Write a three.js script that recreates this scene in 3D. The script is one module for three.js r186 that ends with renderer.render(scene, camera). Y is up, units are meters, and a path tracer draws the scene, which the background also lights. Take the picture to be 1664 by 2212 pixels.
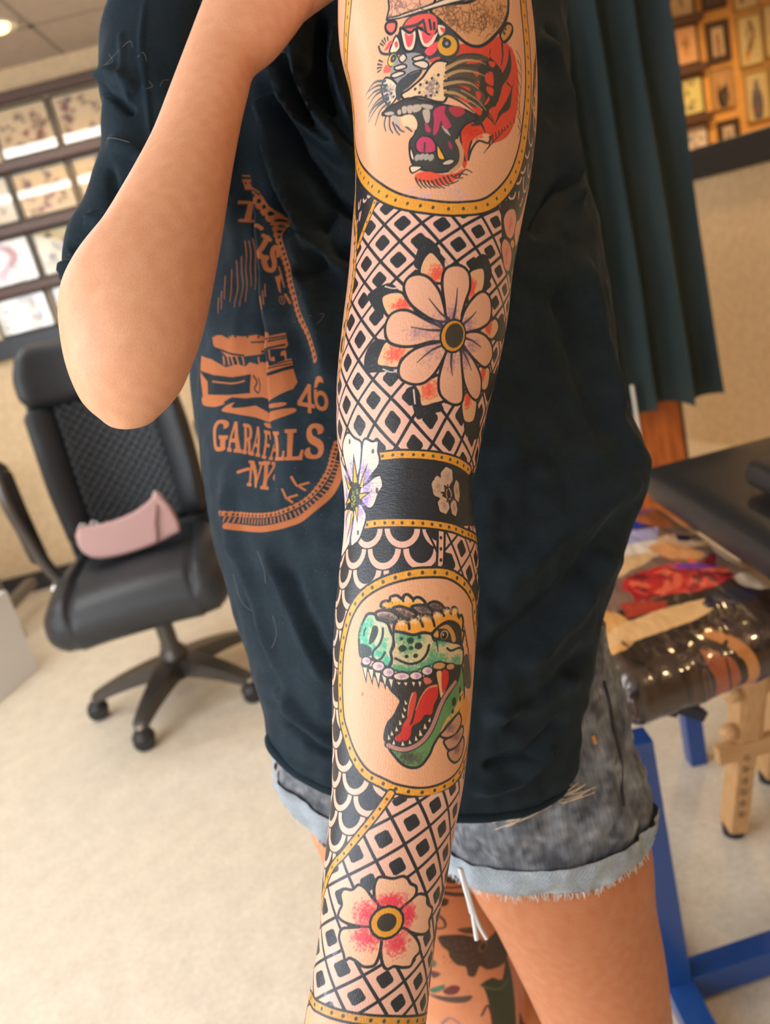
import * as THREE from 'three';
import { RoundedBoxGeometry } from 'three/addons/geometries/RoundedBoxGeometry.js';
import { mergeGeometries } from 'three/addons/utils/BufferGeometryUtils.js';
import { MarchingCubes } from 'three/addons/objects/MarchingCubes.js';
import { RectAreaLightUniformsLib } from 'three/addons/lights/RectAreaLightUniformsLib.js';
import { createNoise2D, createNoise3D } from 'simplex-noise';

// ---------- renderer, camera, sky, lights ----------
const scene = new THREE.Scene();
const renderer = new THREE.WebGLRenderer();
renderer.toneMapping = THREE.LinearToneMapping;
renderer.toneMappingExposure = 0.385;
renderer.shadowMap.enabled = true;
RectAreaLightUniformsLib.init();

const V = (x, y, z) => new THREE.Vector3(x, y, z);
const FOCAL = 1703, PITCH = 17.2 * Math.PI / 180, ROLL = 14.3 * Math.PI / 180, EYE = V(0, 1.25, 0);
const FW = V(0, -Math.sin(PITCH), -Math.cos(PITCH));
const up0 = V(0, Math.cos(PITCH), -Math.sin(PITCH)), rt0 = V(1, 0, 0);
const RT = rt0.clone().multiplyScalar(Math.cos(ROLL)).addScaledVector(up0, -Math.sin(ROLL));
const UP = rt0.clone().multiplyScalar(Math.sin(ROLL)).addScaledVector(up0, Math.cos(ROLL));
const camera = new THREE.PerspectiveCamera(2 * Math.atan(1106 / FOCAL) * 180 / Math.PI, 1664 / 2212, 0.05, 60);
camera.position.copy(EYE);
camera.quaternion.setFromRotationMatrix(new THREE.Matrix4().makeBasis(RT, UP, FW.clone().negate()));
camera.focus = 0.44;
camera.userData.fStop = 7.0;
scene.add(camera);

const SKY = [6.2, 7.0, 8.0];
scene.background = new THREE.Color().setRGB(...SKY);
function areaLight(name, w, h, pos, target, rgb, k) {
  const l = new THREE.RectAreaLight(new THREE.Color().setRGB(...rgb), k, w, h);
  l.name = name; l.position.copy(pos); l.lookAt(target); scene.add(l); return l;
}
// daylight at the shop windows on the left and behind the camera
areaLight('daylight_side_window', 2.6, 1.5, V(-2.86, 1.6, 0.3), V(0, 1.6, 0.3), [0.92, 0.97, 1.06], 13.0);
areaLight('daylight_front_window', 1.7, 1.5, V(-1.85, 1.6, 1.86), V(-1.85, 1.6, -2), [0.92, 0.97, 1.06], 9.0);

// ---------- helpers ----------
let seed = 7;
const rnd = () => { seed = (seed * 1664525 + 1013904223) % 4294967296; return seed / 4294967296; };
const n2 = createNoise2D(rnd), n3 = createNoise3D(rnd);
const clamp = (x, a, b) => Math.min(b, Math.max(a, x));
const smooth = (a, b, x) => { const t = clamp((x - a) / (b - a), 0, 1); return t * t * (3 - 2 * t); };
const lerp = (a, b, t) => a + (b - a) * t;
// a photo pixel and a distance along the lens axis give a point of the room; used to read sizes and places off the photo
const at = (x, y, d) => EYE.clone().addScaledVector(FW, d).addScaledVector(RT, (x - 832) * d / FOCAL).addScaledVector(UP, -(y - 1106) * d / FOCAL);
const px = (P) => { const v = P.clone().sub(EYE), z = v.dot(FW); return [832 + FOCAL * v.dot(RT) / z, 1106 - FOCAL * v.dot(UP) / z, z]; };
const onY = (x, y, h) => { const D = at(x, y, 1).sub(EYE); return EYE.clone().addScaledVector(D, (h - EYE.y) / D.y); };
const onZ = (x, y, z) => { const D = at(x, y, 1).sub(EYE); return EYE.clone().addScaledVector(D, z / D.z); };

const names = {};
const numbered = (n) => { names[n] = (names[n] ?? -1) + 1; return names[n] ? n + '_' + String(names[n]).padStart(3, '0') : n; };
function tag(o, label, category, group, kind) {
  o.userData.label = label; if (category) o.userData.category = category;
  if (group) o.userData.group = group; if (kind) o.userData.kind = kind; return o;
}
function thing(name, label, category, pos = V(0, 0, 0), turn = 0, group) {
  const g = new THREE.Group(); g.name = numbered(name); g.position.copy(pos); g.rotation.y = turn; scene.add(g);
  return tag(g, label, category, group);
}
function part(name, geo, mat, parent, label) {
  const m = new THREE.Mesh(geo, mat); m.name = parent === scene ? numbered(name) : name; m.castShadow = m.receiveShadow = true; parent.add(m);
  if (label) m.userData.label = label; return m;
}
function struct(name, geo, mat, label) { const m = part(name, geo, mat, scene); m.userData.kind = 'structure'; if (label) m.userData.label = label; return m; }
const box = (w, h, d, x = 0, y = 0, z = 0, r = 0) => { const g = r ? new RoundedBoxGeometry(w, h, d, 3, r) : new THREE.BoxGeometry(w, h, d); g.translate(x, y, z); return g; };
const merge = (list) => mergeGeometries(list.map((g) => { const q = g.index ? g.toNonIndexed() : g; for (const k of Object.keys(q.attributes)) if (!['position', 'normal', 'uv'].includes(k)) q.deleteAttribute(k); return q; }));
const cyl = (a, b, r, r2 = r, n = 14) => {
  const d = b.clone().sub(a), g = new THREE.CylinderGeometry(r2, r, d.length(), n);
  g.applyQuaternion(new THREE.Quaternion().setFromUnitVectors(V(0, 1, 0), d.clone().normalize())); g.translate((a.x + b.x) / 2, (a.y + b.y) / 2, (a.z + b.z) / 2); return g;
};
const tube = (pts, r, seg = 40, n = 8, closed = false) => new THREE.TubeGeometry(new THREE.CatmullRomCurve3(pts, closed), seg, r, n, closed);
const sq = (a, b, w, h, roll = 0) => { // square bar from a to b
  const d = b.clone().sub(a), g = new THREE.BoxGeometry(w, d.length(), h); g.rotateY(roll);
  g.applyQuaternion(new THREE.Quaternion().setFromUnitVectors(V(0, 1, 0), d.clone().normalize())); g.translate((a.x + b.x) / 2, (a.y + b.y) / 2, (a.z + b.z) / 2); return g;
};
const rgb = (r, g, b) => new THREE.Color().setRGB(r, g, b);
const std = (c, rough = 0.6, o = {}) => new THREE.MeshStandardMaterial({ color: c, roughness: rough, ...o });
const phys = (c, rough = 0.6, o = {}) => new THREE.MeshPhysicalMaterial({ color: c, roughness: rough, ...o });
function canvas(w, h) { const c = document.createElement('canvas'); c.width = w; c.height = h; return c; }
function ctex(c, srgb = true) { const t = new THREE.CanvasTexture(c); if (srgb) t.colorSpace = THREE.SRGBColorSpace; t.magFilter = THREE.LinearFilter; return t; }
function dataTex(w, h, fn, srgb = false, rep = [1, 1]) {
  const d = new Uint8Array(w * h * 4);
  for (let y = 0; y < h; y++) for (let x = 0; x < w; x++) { const c = fn(x / w, y / h), i = (y * w + x) * 4; for (let k = 0; k < 3; k++) d[i + k] = clamp(Array.isArray(c) ? c[k] : c, 0, 255); d[i + 3] = 255; }
  const t = new THREE.DataTexture(d, w, h); t.magFilter = THREE.LinearFilter; t.wrapS = t.wrapT = THREE.RepeatWrapping; if (srgb) t.colorSpace = THREE.SRGBColorSpace; t.repeat.set(...rep); t.needsUpdate = true; return t;
}
// seamless noise on the unit square
const tn = (u, v, f, s = 0) => { const g = (a, b) => n2(a * f + s, b * f + 2 * s); return (g(u, v) * (1 - u) * (1 - v) + g(u - 1, v) * u * (1 - v) + g(u, v - 1) * (1 - u) * v + g(u - 1, v - 1) * u * v) / Math.sqrt((u * u + (1 - u) * (1 - u)) * (v * v + (1 - v) * (1 - v))); };
function boxUV(g, s = 1) { // uv in metres from the largest face axis
  const p = g.attributes.position, n = g.attributes.normal, uv = new Float32Array(p.count * 2);
  for (let i = 0; i < p.count; i++) {
    const a = Math.abs(n.getX(i)), b = Math.abs(n.getY(i)), c = Math.abs(n.getZ(i));
    const [u, v] = b >= a && b >= c ? [p.getX(i), p.getZ(i)] : a >= c ? [p.getZ(i), p.getY(i)] : [p.getX(i), p.getY(i)];
    uv[2 * i] = u / s; uv[2 * i + 1] = v / s;
  }
  g.setAttribute('uv', new THREE.BufferAttribute(uv, 2)); return g;
}
// ---------- the room ----------
const wallTex = dataTex(256, 256, (u, v) => { const k = 6 * tn(u, v, 18) + 3 * tn(u, v, 60, 9); return [228 + k, 203 + k, 165 + k]; }, true);
const M = {};
M.wall = std(0xffffff, 0.85, { map: wallTex });
const floorTex = dataTex(512, 512, (u, v) => { const k = 5 * tn(u, v, 9) + 6 * tn(u, v, 40, 4) + 7 * tn(u, v, 130, 9); return [224 + k, 213 + k, 193 + k]; }, true);
M.floor = phys(0xffffff, 0.5, { map: floorTex });
M.rail = phys(rgb(0.012, 0.016, 0.024), 0.35);
M.whiteTrim = std(rgb(0.8, 0.76, 0.68), 0.5);
const X0 = -3.0, X1 = 3.4, ZB = -4.25, ZF = 2.0, CH = 2.5, ZP = -5.3;
struct('floor', boxUV(box(X1 - X0 + 0.4, 0.1, ZF - ZP + 0.4, (X0 + X1) / 2, -0.05, (ZF + ZP) / 2), 0.9), M.floor, 'cream speckled vinyl floor');
struct('wall_back', boxUV(box(1.62 - X0, CH, 0.12, (1.62 + X0) / 2, CH / 2, ZB - 0.06)), M.wall, 'tan painted back wall under the framed flash sheets');
struct('wall_far', boxUV(box(X1 - 1.5, CH, 0.12, (X1 + 1.5) / 2, CH / 2, ZP - 0.06)), std(0xffffff, 0.8, { map: dataTex(64, 64, (u, v) => [214 + 5 * tn(u, v, 9), 160 + 5 * tn(u, v, 9), 90 + 4 * tn(u, v, 9)], true) }), 'ochre wall of the room beyond the half wall');
struct('wall_end', boxUV(box(0.12, CH, ZB - ZP + 0.12, 1.56, CH / 2, (ZB + ZP) / 2 - 0.12)), M.wall);
struct('wall_right', boxUV(box(0.12, CH, ZF - ZP, X1 + 0.06, CH / 2, (ZF + ZP) / 2)), M.wall);
// left and front walls with window openings
const wl = [], wf = [];
wl.push(box(0.12, 0.8, ZF - ZB + 0.2, X0 - 0.06, 0.4, (ZF + ZB) / 2), box(0.12, 0.12, ZF - ZB + 0.2, X0 - 0.06, CH - 0.06, (ZF + ZB) / 2));
const hm = CH - 0.92, ym = 0.8 + hm / 2;
wl.push(box(0.12, hm, -0.95 - ZB, X0 - 0.06, ym, (ZB - 1.15) / 2), box(0.12, hm, ZF - 1.55, X0 - 0.06, ym, (ZF + 1.75) / 2));
struct('wall_left', boxUV(merge(wl)), M.wall);
wf.push(box(X1 - X0, 0.8, 0.12, (X0 + X1) / 2, 0.4, ZF + 0.06), box(X1 - X0, 0.12, 0.12, (X0 + X1) / 2, CH - 0.06, ZF + 0.06));
wf.push(box(X1 + 0.95, hm, 0.12, (X1 - 0.95) / 2, ym, ZF + 0.06), box(0.25, hm, 0.12, X0 + 0.125, ym, ZF + 0.06));
struct('wall_front', boxUV(merge(wf)), M.wall);
const paneMat = phys(0xffffff, 0.02, { transmission: 1, thickness: 0, ior: 1.45 });
function windowUnit(n, w, h, pos, turn) {
  const g = new THREE.Group(); g.name = 'window_' + n; g.position.copy(pos); g.rotation.y = turn; g.userData = { kind: 'structure', label: 'shop window in a dark frame' }; scene.add(g);
  const f = 0.05;
  part('window_frame', merge([box(w, f, 0.1, 0, h / 2 - f / 2), box(w, f, 0.1, 0, -h / 2 + f / 2), box(f, h, 0.1, -w / 2 + f / 2), box(f, h, 0.1, w / 2 - f / 2), box(f, h, 0.08, 0)]), M.rail, g);
  for (const s of [-1, 1]) part('pane', box(w / 2 - f * 1.5, h - 2 * f, 0.006, s * (w / 4), 0, -0.01), paneMat, g);
}
windowUnit(1, 2.7, 1.58, V(X0 - 0.06, 1.59, 0.3), Math.PI / 2);
windowUnit(2, 1.8, 1.58, V(-1.85, 1.59, ZF + 0.06), Math.PI);

// suspended ceiling: each tile its own piece, T bars between
{
  const tileTex = dataTex(128, 128, (u, v) => { const k = 6 * n2(u * 70, v * 70) + 4 * tn(u, v, 10); return [205 + k, 192 + k, 180 + k]; }, true);
  const tm = std(0xffffff, 0.9, { map: tileTex }), bar = std(rgb(0.34, 0.31, 0.28), 0.6);
  const ceil = struct('ceiling', box(X1 - X0 + 0.4, 0.1, ZF - ZP + 0.4, (X0 + X1) / 2, CH + 0.09, (ZF + ZP) / 2), tm, 'suspended ceiling of pale grey tiles');
  const S = 0.61, tg = box(S - 0.022, 0.018, S - 0.022, 0, 0, 0), ox = -0.93, oz = -3.83;
  for (let i = -5; i < 9; i++) for (let k = -4; k < 11; k++) {
    const x = ox + i * S + S / 2, z = oz + k * S + S / 2; if (x < X0 + 0.05 || x > X1 || z < ZP || z > ZF - 0.2) continue;
    part('ceiling_tile', tg, tm, ceil).position.set(x, CH + 0.011, z);
  }
  const bars = [];
  for (let i = -5; i < 9; i++) bars.push(box(0.024, 0.02, ZF - ZP, ox + i * S, CH + 0.012, (ZF + ZP) / 2));
  for (let k = -4; k < 11; k++) bars.push(box(X1 - X0, 0.02, 0.024, (X0 + X1) / 2, CH + 0.012, oz + k * S));
  part('ceiling_grid', merge(bars), bar, ceil);
}
// dado rail and skirting
struct('trim_1', box(1.62 - X0, 0.1, 0.045, (1.62 + X0) / 2, 1.285, ZB + 0.02, 0.008), M.rail, 'dark navy rail below the framed flash');
struct('baseboard_back', box(1.62 - X0, 0.1, 0.03, (1.62 + X0) / 2, 0.05, ZB + 0.015), M.rail, 'dark skirting board');
// the half wall on the right with its navy cap
{
  const A = V(1.70, 0, -4.42), B = V(2.75, 0, -1.25), d = B.clone().sub(A), L = d.length(), turn = Math.atan2(-d.z, d.x), mid = A.clone().add(B).multiplyScalar(0.5);
  const side = V(d.z, 0, -d.x).normalize(); // faces the room
  const place = (m, off, y) => { m.position.copy(mid).addScaledVector(side, off); m.position.y = y; m.rotation.y = turn; };
  place(struct('wall_half', boxUV(box(L, 1.26, 0.12)), M.wall, 'tan half wall with navy cap at the right'), -0.14, 0.63);
  place(struct('trim_2', box(L, 0.13, 0.2, 0, 0, 0, 0.012), M.rail, 'navy cap rail of the half wall'), -0.13, 1.318);
  place(struct('baseboard_right', box(L, 0.1, 0.025, 0, 0, 0, 0.004), M.whiteTrim, 'white skirting board of the half wall'), -0.066, 0.05);
}
// fluorescent ceiling fixtures
const glowCool = new THREE.MeshStandardMaterial({ color: 0xffffff, emissive: rgb(0.95, 1, 1.02), emissiveIntensity: 34, roughness: 0.5 });
const housing = std(rgb(0.75, 0.75, 0.74), 0.4);
function tubeFixture(x, z, len, label) {
  const t = thing('fluorescent_fixture', label, 'ceiling light', V(x, CH, z), 0, 'fluorescent fixtures');
  part('housing', box(len + 0.06, 0.05, 0.17, 0, -0.025, 0, 0.008), housing, t);
  part('diffuser', box(len, 0.03, 0.14, 0, -0.062, 0, 0.012), glowCool, t);
  areaLight('fluorescent_light', len, 0.13, V(x, CH - 0.085, z), V(x, 0, z), [1, 0.95, 0.86], 10);
}
tubeFixture(-1.75, -2.86, 1.5, 'long fluorescent ceiling fixture nearest the framed flash wall');
tubeFixture(-1.75, -2.44, 1.5, 'long fluorescent ceiling fixture second from the framed flash wall');
tubeFixture(-1.9, -1.4, 1.5, 'long fluorescent ceiling fixture above the office chair side');
tubeFixture(-1.8, 1.2, 1.5, 'long fluorescent ceiling fixture near the front shop window');
// warm lamps
function downlight(x, z, label, k) {
  const t = thing('downlight', label, 'ceiling light', V(x, CH, z), 0, 'warm downlights');
  const rim = new THREE.LatheGeometry([[0.05, -0.004], [0.075, -0.012], [0.082, -0.004], [0.08, 0.0]].map(([r, y]) => new THREE.Vector2(r, y)), 32); part('trim_ring', rim, housing, t);
  const bulb = new THREE.SphereGeometry(0.042, 20, 12, 0, 6.2832, Math.PI / 2, Math.PI / 2); bulb.scale(1, 0.6, 1); bulb.translate(0, -0.004, 0);
  part('bulb', bulb, new THREE.MeshStandardMaterial({ color: 0xffffff, emissive: rgb(1, 0.62, 0.22), emissiveIntensity: 14 }), t);
  const l = new THREE.SpotLight(rgb(1, 0.66, 0.32), k, 0, 1.2, 0.7, 2); l.position.set(x, CH - 0.05, z); l.target.position.set(x, 0, z - 0.25); l.castShadow = true; l.shadow.radius = 3; scene.add(l, l.target);
}
{ const p = onY(-4, 55, CH); downlight(p.x, p.z, 'glowing warm downlight at the left edge of the ceiling', 4); }
downlight(1.05, -0.95, 'warm downlight over the treatment bed, out of frame', 6);
downlight(1.65, -3.2, 'added warm fill lamp brightening the half wall', 14);  // added lamp without a known source, lifts the half wall
downlight(2.05, -4.55, 'warm downlight over the pictures beyond the half wall', 13);
downlight(2.6, -4.6, 'warm downlight in the far right corner beyond the half wall', 8);
// ---------- lofts: a limb or garment swept through measured cross sections ----------
const cr = (a, b, c, d, t) => 0.5 * (2 * b + (c - a) * t + (2 * a - 5 * b + 4 * c - d) * t * t + (3 * b - a - 3 * c + d) * t * t * t);
class Loft {
  // stations: {C, E (vector to the side, its length the radius), f (front radius), b (back radius)}
  constructor(st, N = 240) {
    this.N = N; this.S = [];
    const n = st.length, get = (i) => st[clamp(i, 0, n - 1)], at4 = (k, i, t) => cr(get(i - 1)[k], get(i)[k], get(i + 1)[k], get(i + 2)[k], t);
    const v4 = (k, i, t) => V(...['x', 'y', 'z'].map((a) => cr(get(i - 1)[k][a], get(i)[k][a], get(i + 1)[k][a], get(i + 2)[k][a], t)));
    let len = 0;
    for (let j = 0; j <= N; j++) {
      const q = j / N * (n - 1), i = Math.min(n - 2, Math.floor(q)), t = q - i;
      const s = { C: v4('C', i, t), E: v4('E', i, t), f: at4('f', i, t), b: at4('b', i, t) };
      if (j) len += s.C.distanceTo(this.S[j - 1].C); s.l = len; this.S.push(s);
    }
    this.len = len;
    for (let j = 0; j <= N; j++) {
      const T = this.S[Math.min(N, j + 3)].C.clone().sub(this.S[Math.max(0, j - 3)].C).normalize(), s = this.S[j];
      s.F = s.E.clone().cross(T).normalize(); if (s.F.dot(EYE.clone().sub(s.C)) < 0) s.F.negate();
    }
  }
  sec(t) {
    const q = clamp(t, 0, 1) * this.N, j = Math.min(this.N - 1, Math.floor(q)), k = q - j, a = this.S[j], b = this.S[j + 1];
    return { C: a.C.clone().lerp(b.C, k), E: a.E.clone().lerp(b.E, k), F: a.F.clone().lerp(b.F, k), f: lerp(a.f, b.f, k), b: lerp(a.b, b.b, k), l: lerp(a.l, b.l, k) };
  }
  raw(t, th) { const s = this.sec(t), c = Math.cos(th); return s.C.addScaledVector(s.E, Math.sin(th)).addScaledVector(s.F, c * (c > 0 ? s.f : s.b)); }
  P(t, th) { const p = this.raw(t, th); if (this.shift) p.add(this.shift(t, th)); if (!this.disp) return p; const s = this.sec(t); const n = p.clone().sub(s.C).normalize(); return p.addScaledVector(n, this.disp(p, th, t)); }
  // where on the surface a photo pixel falls: t along, th around
  find(x, y, t0 = null) {
    let t = t0 ?? this.guess(x, y), th = 0; const S = (a, b) => this.onCloth ? this.P(a, b) : this.raw(a, b);
    for (let k = 0; k < 14; k++) {
      const p = px(S(t, th)), e = 1e-3, a = px(S(t + e, th)), b = px(S(t, th + e));
      const m = [(a[0] - p[0]) / e, (b[0] - p[0]) / e, (a[1] - p[1]) / e, (b[1] - p[1]) / e], D = m[0] * m[3] - m[1] * m[2], dx = x - p[0], dy = y - p[1];
      if (Math.abs(D) < 1e-6) break;
      t += clamp((m[3] * dx - m[1] * dy) / D, -0.15, 0.15); th += clamp((-m[2] * dx + m[0] * dy) / D, -0.4, 0.4);
      t = clamp(t, 0.001, 0.999); th = clamp(th, -1.5, 1.5);
    }
    return [t, th];
  }
  guess(x, y) { let best = 0, bd = 1e9; for (let j = 0; j <= this.N; j += 4) { const p = px(this.S[j].C), d = Math.hypot(p[0] - x, p[1] - y); if (d < bd) { bd = d; best = j / this.N; } } return best; }
  geo(nt, nth, { capA = 0, capB = 0, uvScale = 0, t0 = 0, t1 = 1 } = {}) {
    const pos = [], uv = [], idx = [];
    const rows = [];
    const cap = (t, dir, h) => { for (let k = 14; k >= 1; k--) { const a = k / 14 * Math.PI / 2; rows.push({ t, s: Math.max(0.001, Math.cos(a)), o: dir * h * Math.sin(a) }); } };
    if (capA) cap(t0, -1, capA);
    for (let i = 0; i <= nt; i++) rows.push({ t: lerp(t0, t1, i / nt), s: 1, o: 0 });
    if (capB) { const k0 = rows.length; cap(t1, 1, capB); rows.splice(k0, 14, ...rows.slice(k0).reverse()); }
    for (const r of rows) {
      const s = this.sec(r.t), T = this.sec(Math.min(1, r.t + 0.01)).C.sub(this.sec(Math.max(0, r.t - 0.01)).C).normalize();
      for (let j = 0; j <= nth; j++) {
        const th = (j / nth - 0.5) * 2 * Math.PI, p = this.P(r.t, th);
        if (r.s !== 1) p.sub(s.C).multiplyScalar(r.s).add(s.C).addScaledVector(T, r.o);
        pos.push(p.x, p.y, p.z);
        if (uvScale) uv.push(th * (s.E.length() + s.f) / 2 / uvScale, s.l / uvScale); else uv.push(j / nth, 1 - r.t);
      }
    }
    const w = nth + 1;
    for (let i = 0; i < rows.length - 1; i++) for (let j = 0; j < nth; j++) { const a = i * w + j; idx.push(a, a + 1, a + w, a + 1, a + w + 1, a + w); }
    const g = new THREE.BufferGeometry();
    g.setAttribute('position', new THREE.Float32BufferAttribute(pos, 3)); g.setAttribute('uv', new THREE.Float32BufferAttribute(uv, 2)); g.setIndex(idx);
    g.computeVertexNormals();
    // make faces point outwards, join the normals at the seam
    const s0 = this.sec(0.5), q = this.P(0.5, 0), i0 = (Math.floor(rows.length / 2) * w + Math.floor(nth / 2)) * 3, nr = g.attributes.normal;
    if (V(nr.array[i0], nr.array[i0 + 1], nr.array[i0 + 2]).dot(q.sub(s0.C)) < 0) { for (let k = 0; k < idx.length; k += 3) [idx[k], idx[k + 1]] = [idx[k + 1], idx[k]]; g.setIndex(idx); g.computeVertexNormals(); }
    const na = g.attributes.normal;
    for (let i = 0; i < rows.length; i++) { const a = i * w, b = a + nth, n = V(na.getX(a) + na.getX(b), na.getY(a) + na.getY(b), na.getZ(a) + na.getZ(b)).normalize(); na.setXYZ(a, n.x, n.y, n.z); na.setXYZ(b, n.x, n.y, n.z); }
    return g;
  }
}
// station from the two photo outline points of a section, its distance, and front / back depth as a share of the half width
const st = (x0, y0, x1, y1, d, f = 1, b = f) => { const A = at(x0, y0, d), B = at(x1, y1, d), C = A.clone().add(B).multiplyScalar(0.5), E = B.sub(A).multiplyScalar(0.5), r = E.length(); return { C, E, f: r * f, b: r * b }; };
const sw = (C, E, f, b = f) => ({ C, E, f, b });
function sdfGeo(bones, centre, half, res, k = 0.006) { // bones: [a, b, ra, rb]
  const mc = new MarchingCubes(res, new THREE.MeshStandardMaterial(), false, false, 90000); mc.isolation = 0;
  const p = V(), ab = V(), ap = V();
  for (let z = 0; z < res; z++) for (let y = 0; y < res; y++) for (let x = 0; x < res; x++) {
    p.set((x - res / 2) / (res / 2), (y - res / 2) / (res / 2), (z - res / 2) / (res / 2)).multiplyScalar(half).add(centre);
    let d = 1;
    for (const [a, b, ra, rb] of bones) {
      ab.subVectors(b, a); ap.subVectors(p, a); const h = clamp(ap.dot(ab) / Math.max(1e-9, ab.lengthSq()), 0, 1);
      const q = ap.addScaledVector(ab, -h).length() - lerp(ra, rb, h), m = clamp(0.5 + 0.5 * (d - q) / k, 0, 1); d = lerp(d, q, m) - k * m * (1 - m);
    }
    mc.field[x + y * res + z * res * res] = -d;
  }
  mc.update();
  const n = mc.count ?? mc.geometry.drawRange.count, g = new THREE.BufferGeometry();
  const P = mc.positionArray.slice(0, n * 3), N = mc.normalArray.slice(0, n * 3);
  for (let i = 0; i < n; i++) { P[3 * i] = P[3 * i] * half + centre.x; P[3 * i + 1] = P[3 * i + 1] * half + centre.y; P[3 * i + 2] = P[3 * i + 2] * half + centre.z; }
  g.setAttribute('position', new THREE.BufferAttribute(P, 3)); g.setAttribute('normal', new THREE.BufferAttribute(N, 3)); g.setAttribute('uv', new THREE.BufferAttribute(new Float32Array(n * 2).map((_, i) => P[(i >> 1) * 3 + (i & 1)] / 0.1), 2));
  return g;
}
// ---------- ink: drawing on the unrolled surface of a limb or garment ----------
const SKIN = [222, 163, 127], SHIRT = [26, 40, 49];
class Pen {
  constructor(loft, cv, unit) { this.L = loft; this.cv = cv; this.c = cv.getContext('2d'); this.u = unit; this.o = [0, 0, 1]; this.memo = new Map(); }
  frame(x, y, s) { this.o = [x, y, s]; return this; }
  photo(p) { return [this.o[0] + p[0] / this.o[2], this.o[1] + p[1] / this.o[2]]; }
  // photo pixel -> chart in metres: across (arc from the middle) and along
  chart(p) { const [x, y] = this.photo(p), key = x.toFixed(1) + ',' + y.toFixed(1); let r = this.memo.get(key); if (!r) { const [t, th] = this.L.find(x, y), s = this.L.sec(t); r = [th * (s.E.length() + s.f) / 2, s.l, t]; this.memo.set(key, r); } return r; }
  toCanvas(q) { const t = this.tOf(q[1]), s = this.L.sec(t), th = q[0] / ((s.E.length() + s.f) / 2); return [(th / (2 * Math.PI) + 0.5) * this.cv.width, t * this.cv.height]; }
  tOf(l) { const S = this.L.S; let a = 0, b = S.length - 1; if (l <= 0) return 0; if (l >= S[b].l) return 1; while (b - a > 1) { const m = (a + b) >> 1; if (S[m].l <= l) a = m; else b = m; } return (a + (l - S[a].l) / (S[b].l - S[a].l)) / this.L.N; }
  curve(pts, closed, soft = true, n = 8) {
    const P = pts.map((p) => this.chart(p)); if (!soft) return this.dense(closed ? [...P, P[0]] : P);
    const m = P.length, out = [], g = (i) => closed ? P[(i + m) % m] : P[clamp(i, 0, m - 1)];
    for (let i = 0; i < (closed ? m : m - 1); i++) for (let k = 0; k < n; k++) out.push([0, 1].map((a) => cr(g(i - 1)[a], g(i)[a], g(i + 1)[a], g(i + 2)[a], k / n)));
    if (!closed) out.push(P[m - 1]); return out;
  }
  dense(P) { const out = []; for (let i = 0; i < P.length - 1; i++) { const n = Math.max(1, Math.ceil(Math.hypot(P[i + 1][0] - P[i][0], P[i + 1][1] - P[i][1]) / 0.003)); for (let k = 0; k < n; k++) out.push([lerp(P[i][0], P[i + 1][0], k / n), lerp(P[i][1], P[i + 1][1], k / n)]); } out.push(P[P.length - 1]); return out; }
  path(Q) { const c = this.c; c.beginPath(); Q.forEach((q, i) => { const [x, y] = this.toCanvas(q); i ? c.lineTo(x, y) : c.moveTo(x, y); }); }
  fillQ(Q, col, alpha = 1) { this.path(Q); this.c.closePath(); this.c.globalAlpha = alpha; this.c.fillStyle = col; this.c.fill(); this.c.globalAlpha = 1; }
  // stroke as a ribbon of even width on the surface; w in photo pixels, may taper
  lineQ(Q, w, col, w1 = w, alpha = 1) {
    const a = [], b = [];
    for (let i = 0; i < Q.length; i++) { const p = Q[Math.max(0, i - 1)], n = Q[Math.min(Q.length - 1, i + 1)], dx = n[0] - p[0], dy = n[1] - p[1], m = Math.hypot(dx, dy) || 1, h = lerp(w, w1, i / (Q.length - 1 || 1)) * this.u / 2; a.push([Q[i][0] - dy / m * h, Q[i][1] + dx / m * h]); b.push([Q[i][0] + dy / m * h, Q[i][1] - dx / m * h]); }
    this.fillQ([...a, ...b.reverse()], col, alpha);
    for (const [k, r] of [[0, w], [Q.length - 1, w1]]) if (r > 1) this.blobQ(Q[k], r / 2, r / 2, col, alpha);
  }
  blobQ(q, rx, ry, col, alpha = 1) { const o = []; for (let k = 0; k < 16; k++) o.push([q[0] + Math.cos(k / 8 * Math.PI) * rx * this.u, q[1] + Math.sin(k / 8 * Math.PI) * ry * this.u]); this.fillQ(o, col, alpha); }
  fill(pts, col, soft = true, alpha = 1) { this.fillQ(this.curve(pts, true, soft), col, alpha); return this; }
  line(pts, w, col = INK, w1 = w, soft = true, alpha = 1) { this.lineQ(this.curve(pts, false, soft), w, col, w1, alpha); return this; }
  shape(pts, col, w = 5, soft = true) { const Q = this.curve(pts, true, soft); if (col) this.fillQ(Q, col); if (w) { this.lineQ([...Q, Q[0]], w, INK); } return this; }
  dot(p, rx, ry = rx, col = INK, alpha = 1) { this.blobQ(this.chart(p), rx, ry, col, alpha); return this; }
  // stippled pigment: many small dots thinning out from a centre
  shade(p, rx, ry, col, n = 160, a = 0.3, r = 2.2) { const q = this.chart(p); for (let k = 0; k < n; k++) { const d = Math.sqrt(-2 * Math.log(1 - 0.98 * rnd())) * 0.5, an = rnd() * 6.283; this.blobQ([q[0] + Math.cos(an) * d * rx * this.u, q[1] + Math.sin(an) * d * ry * this.u], r, r, col, a); } return this; }
  clip(pts, fn, soft = true) { this.path(this.curve(pts, true, soft)); this.c.save(); this.c.clip(); fn(); this.c.restore(); return this; }
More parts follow.
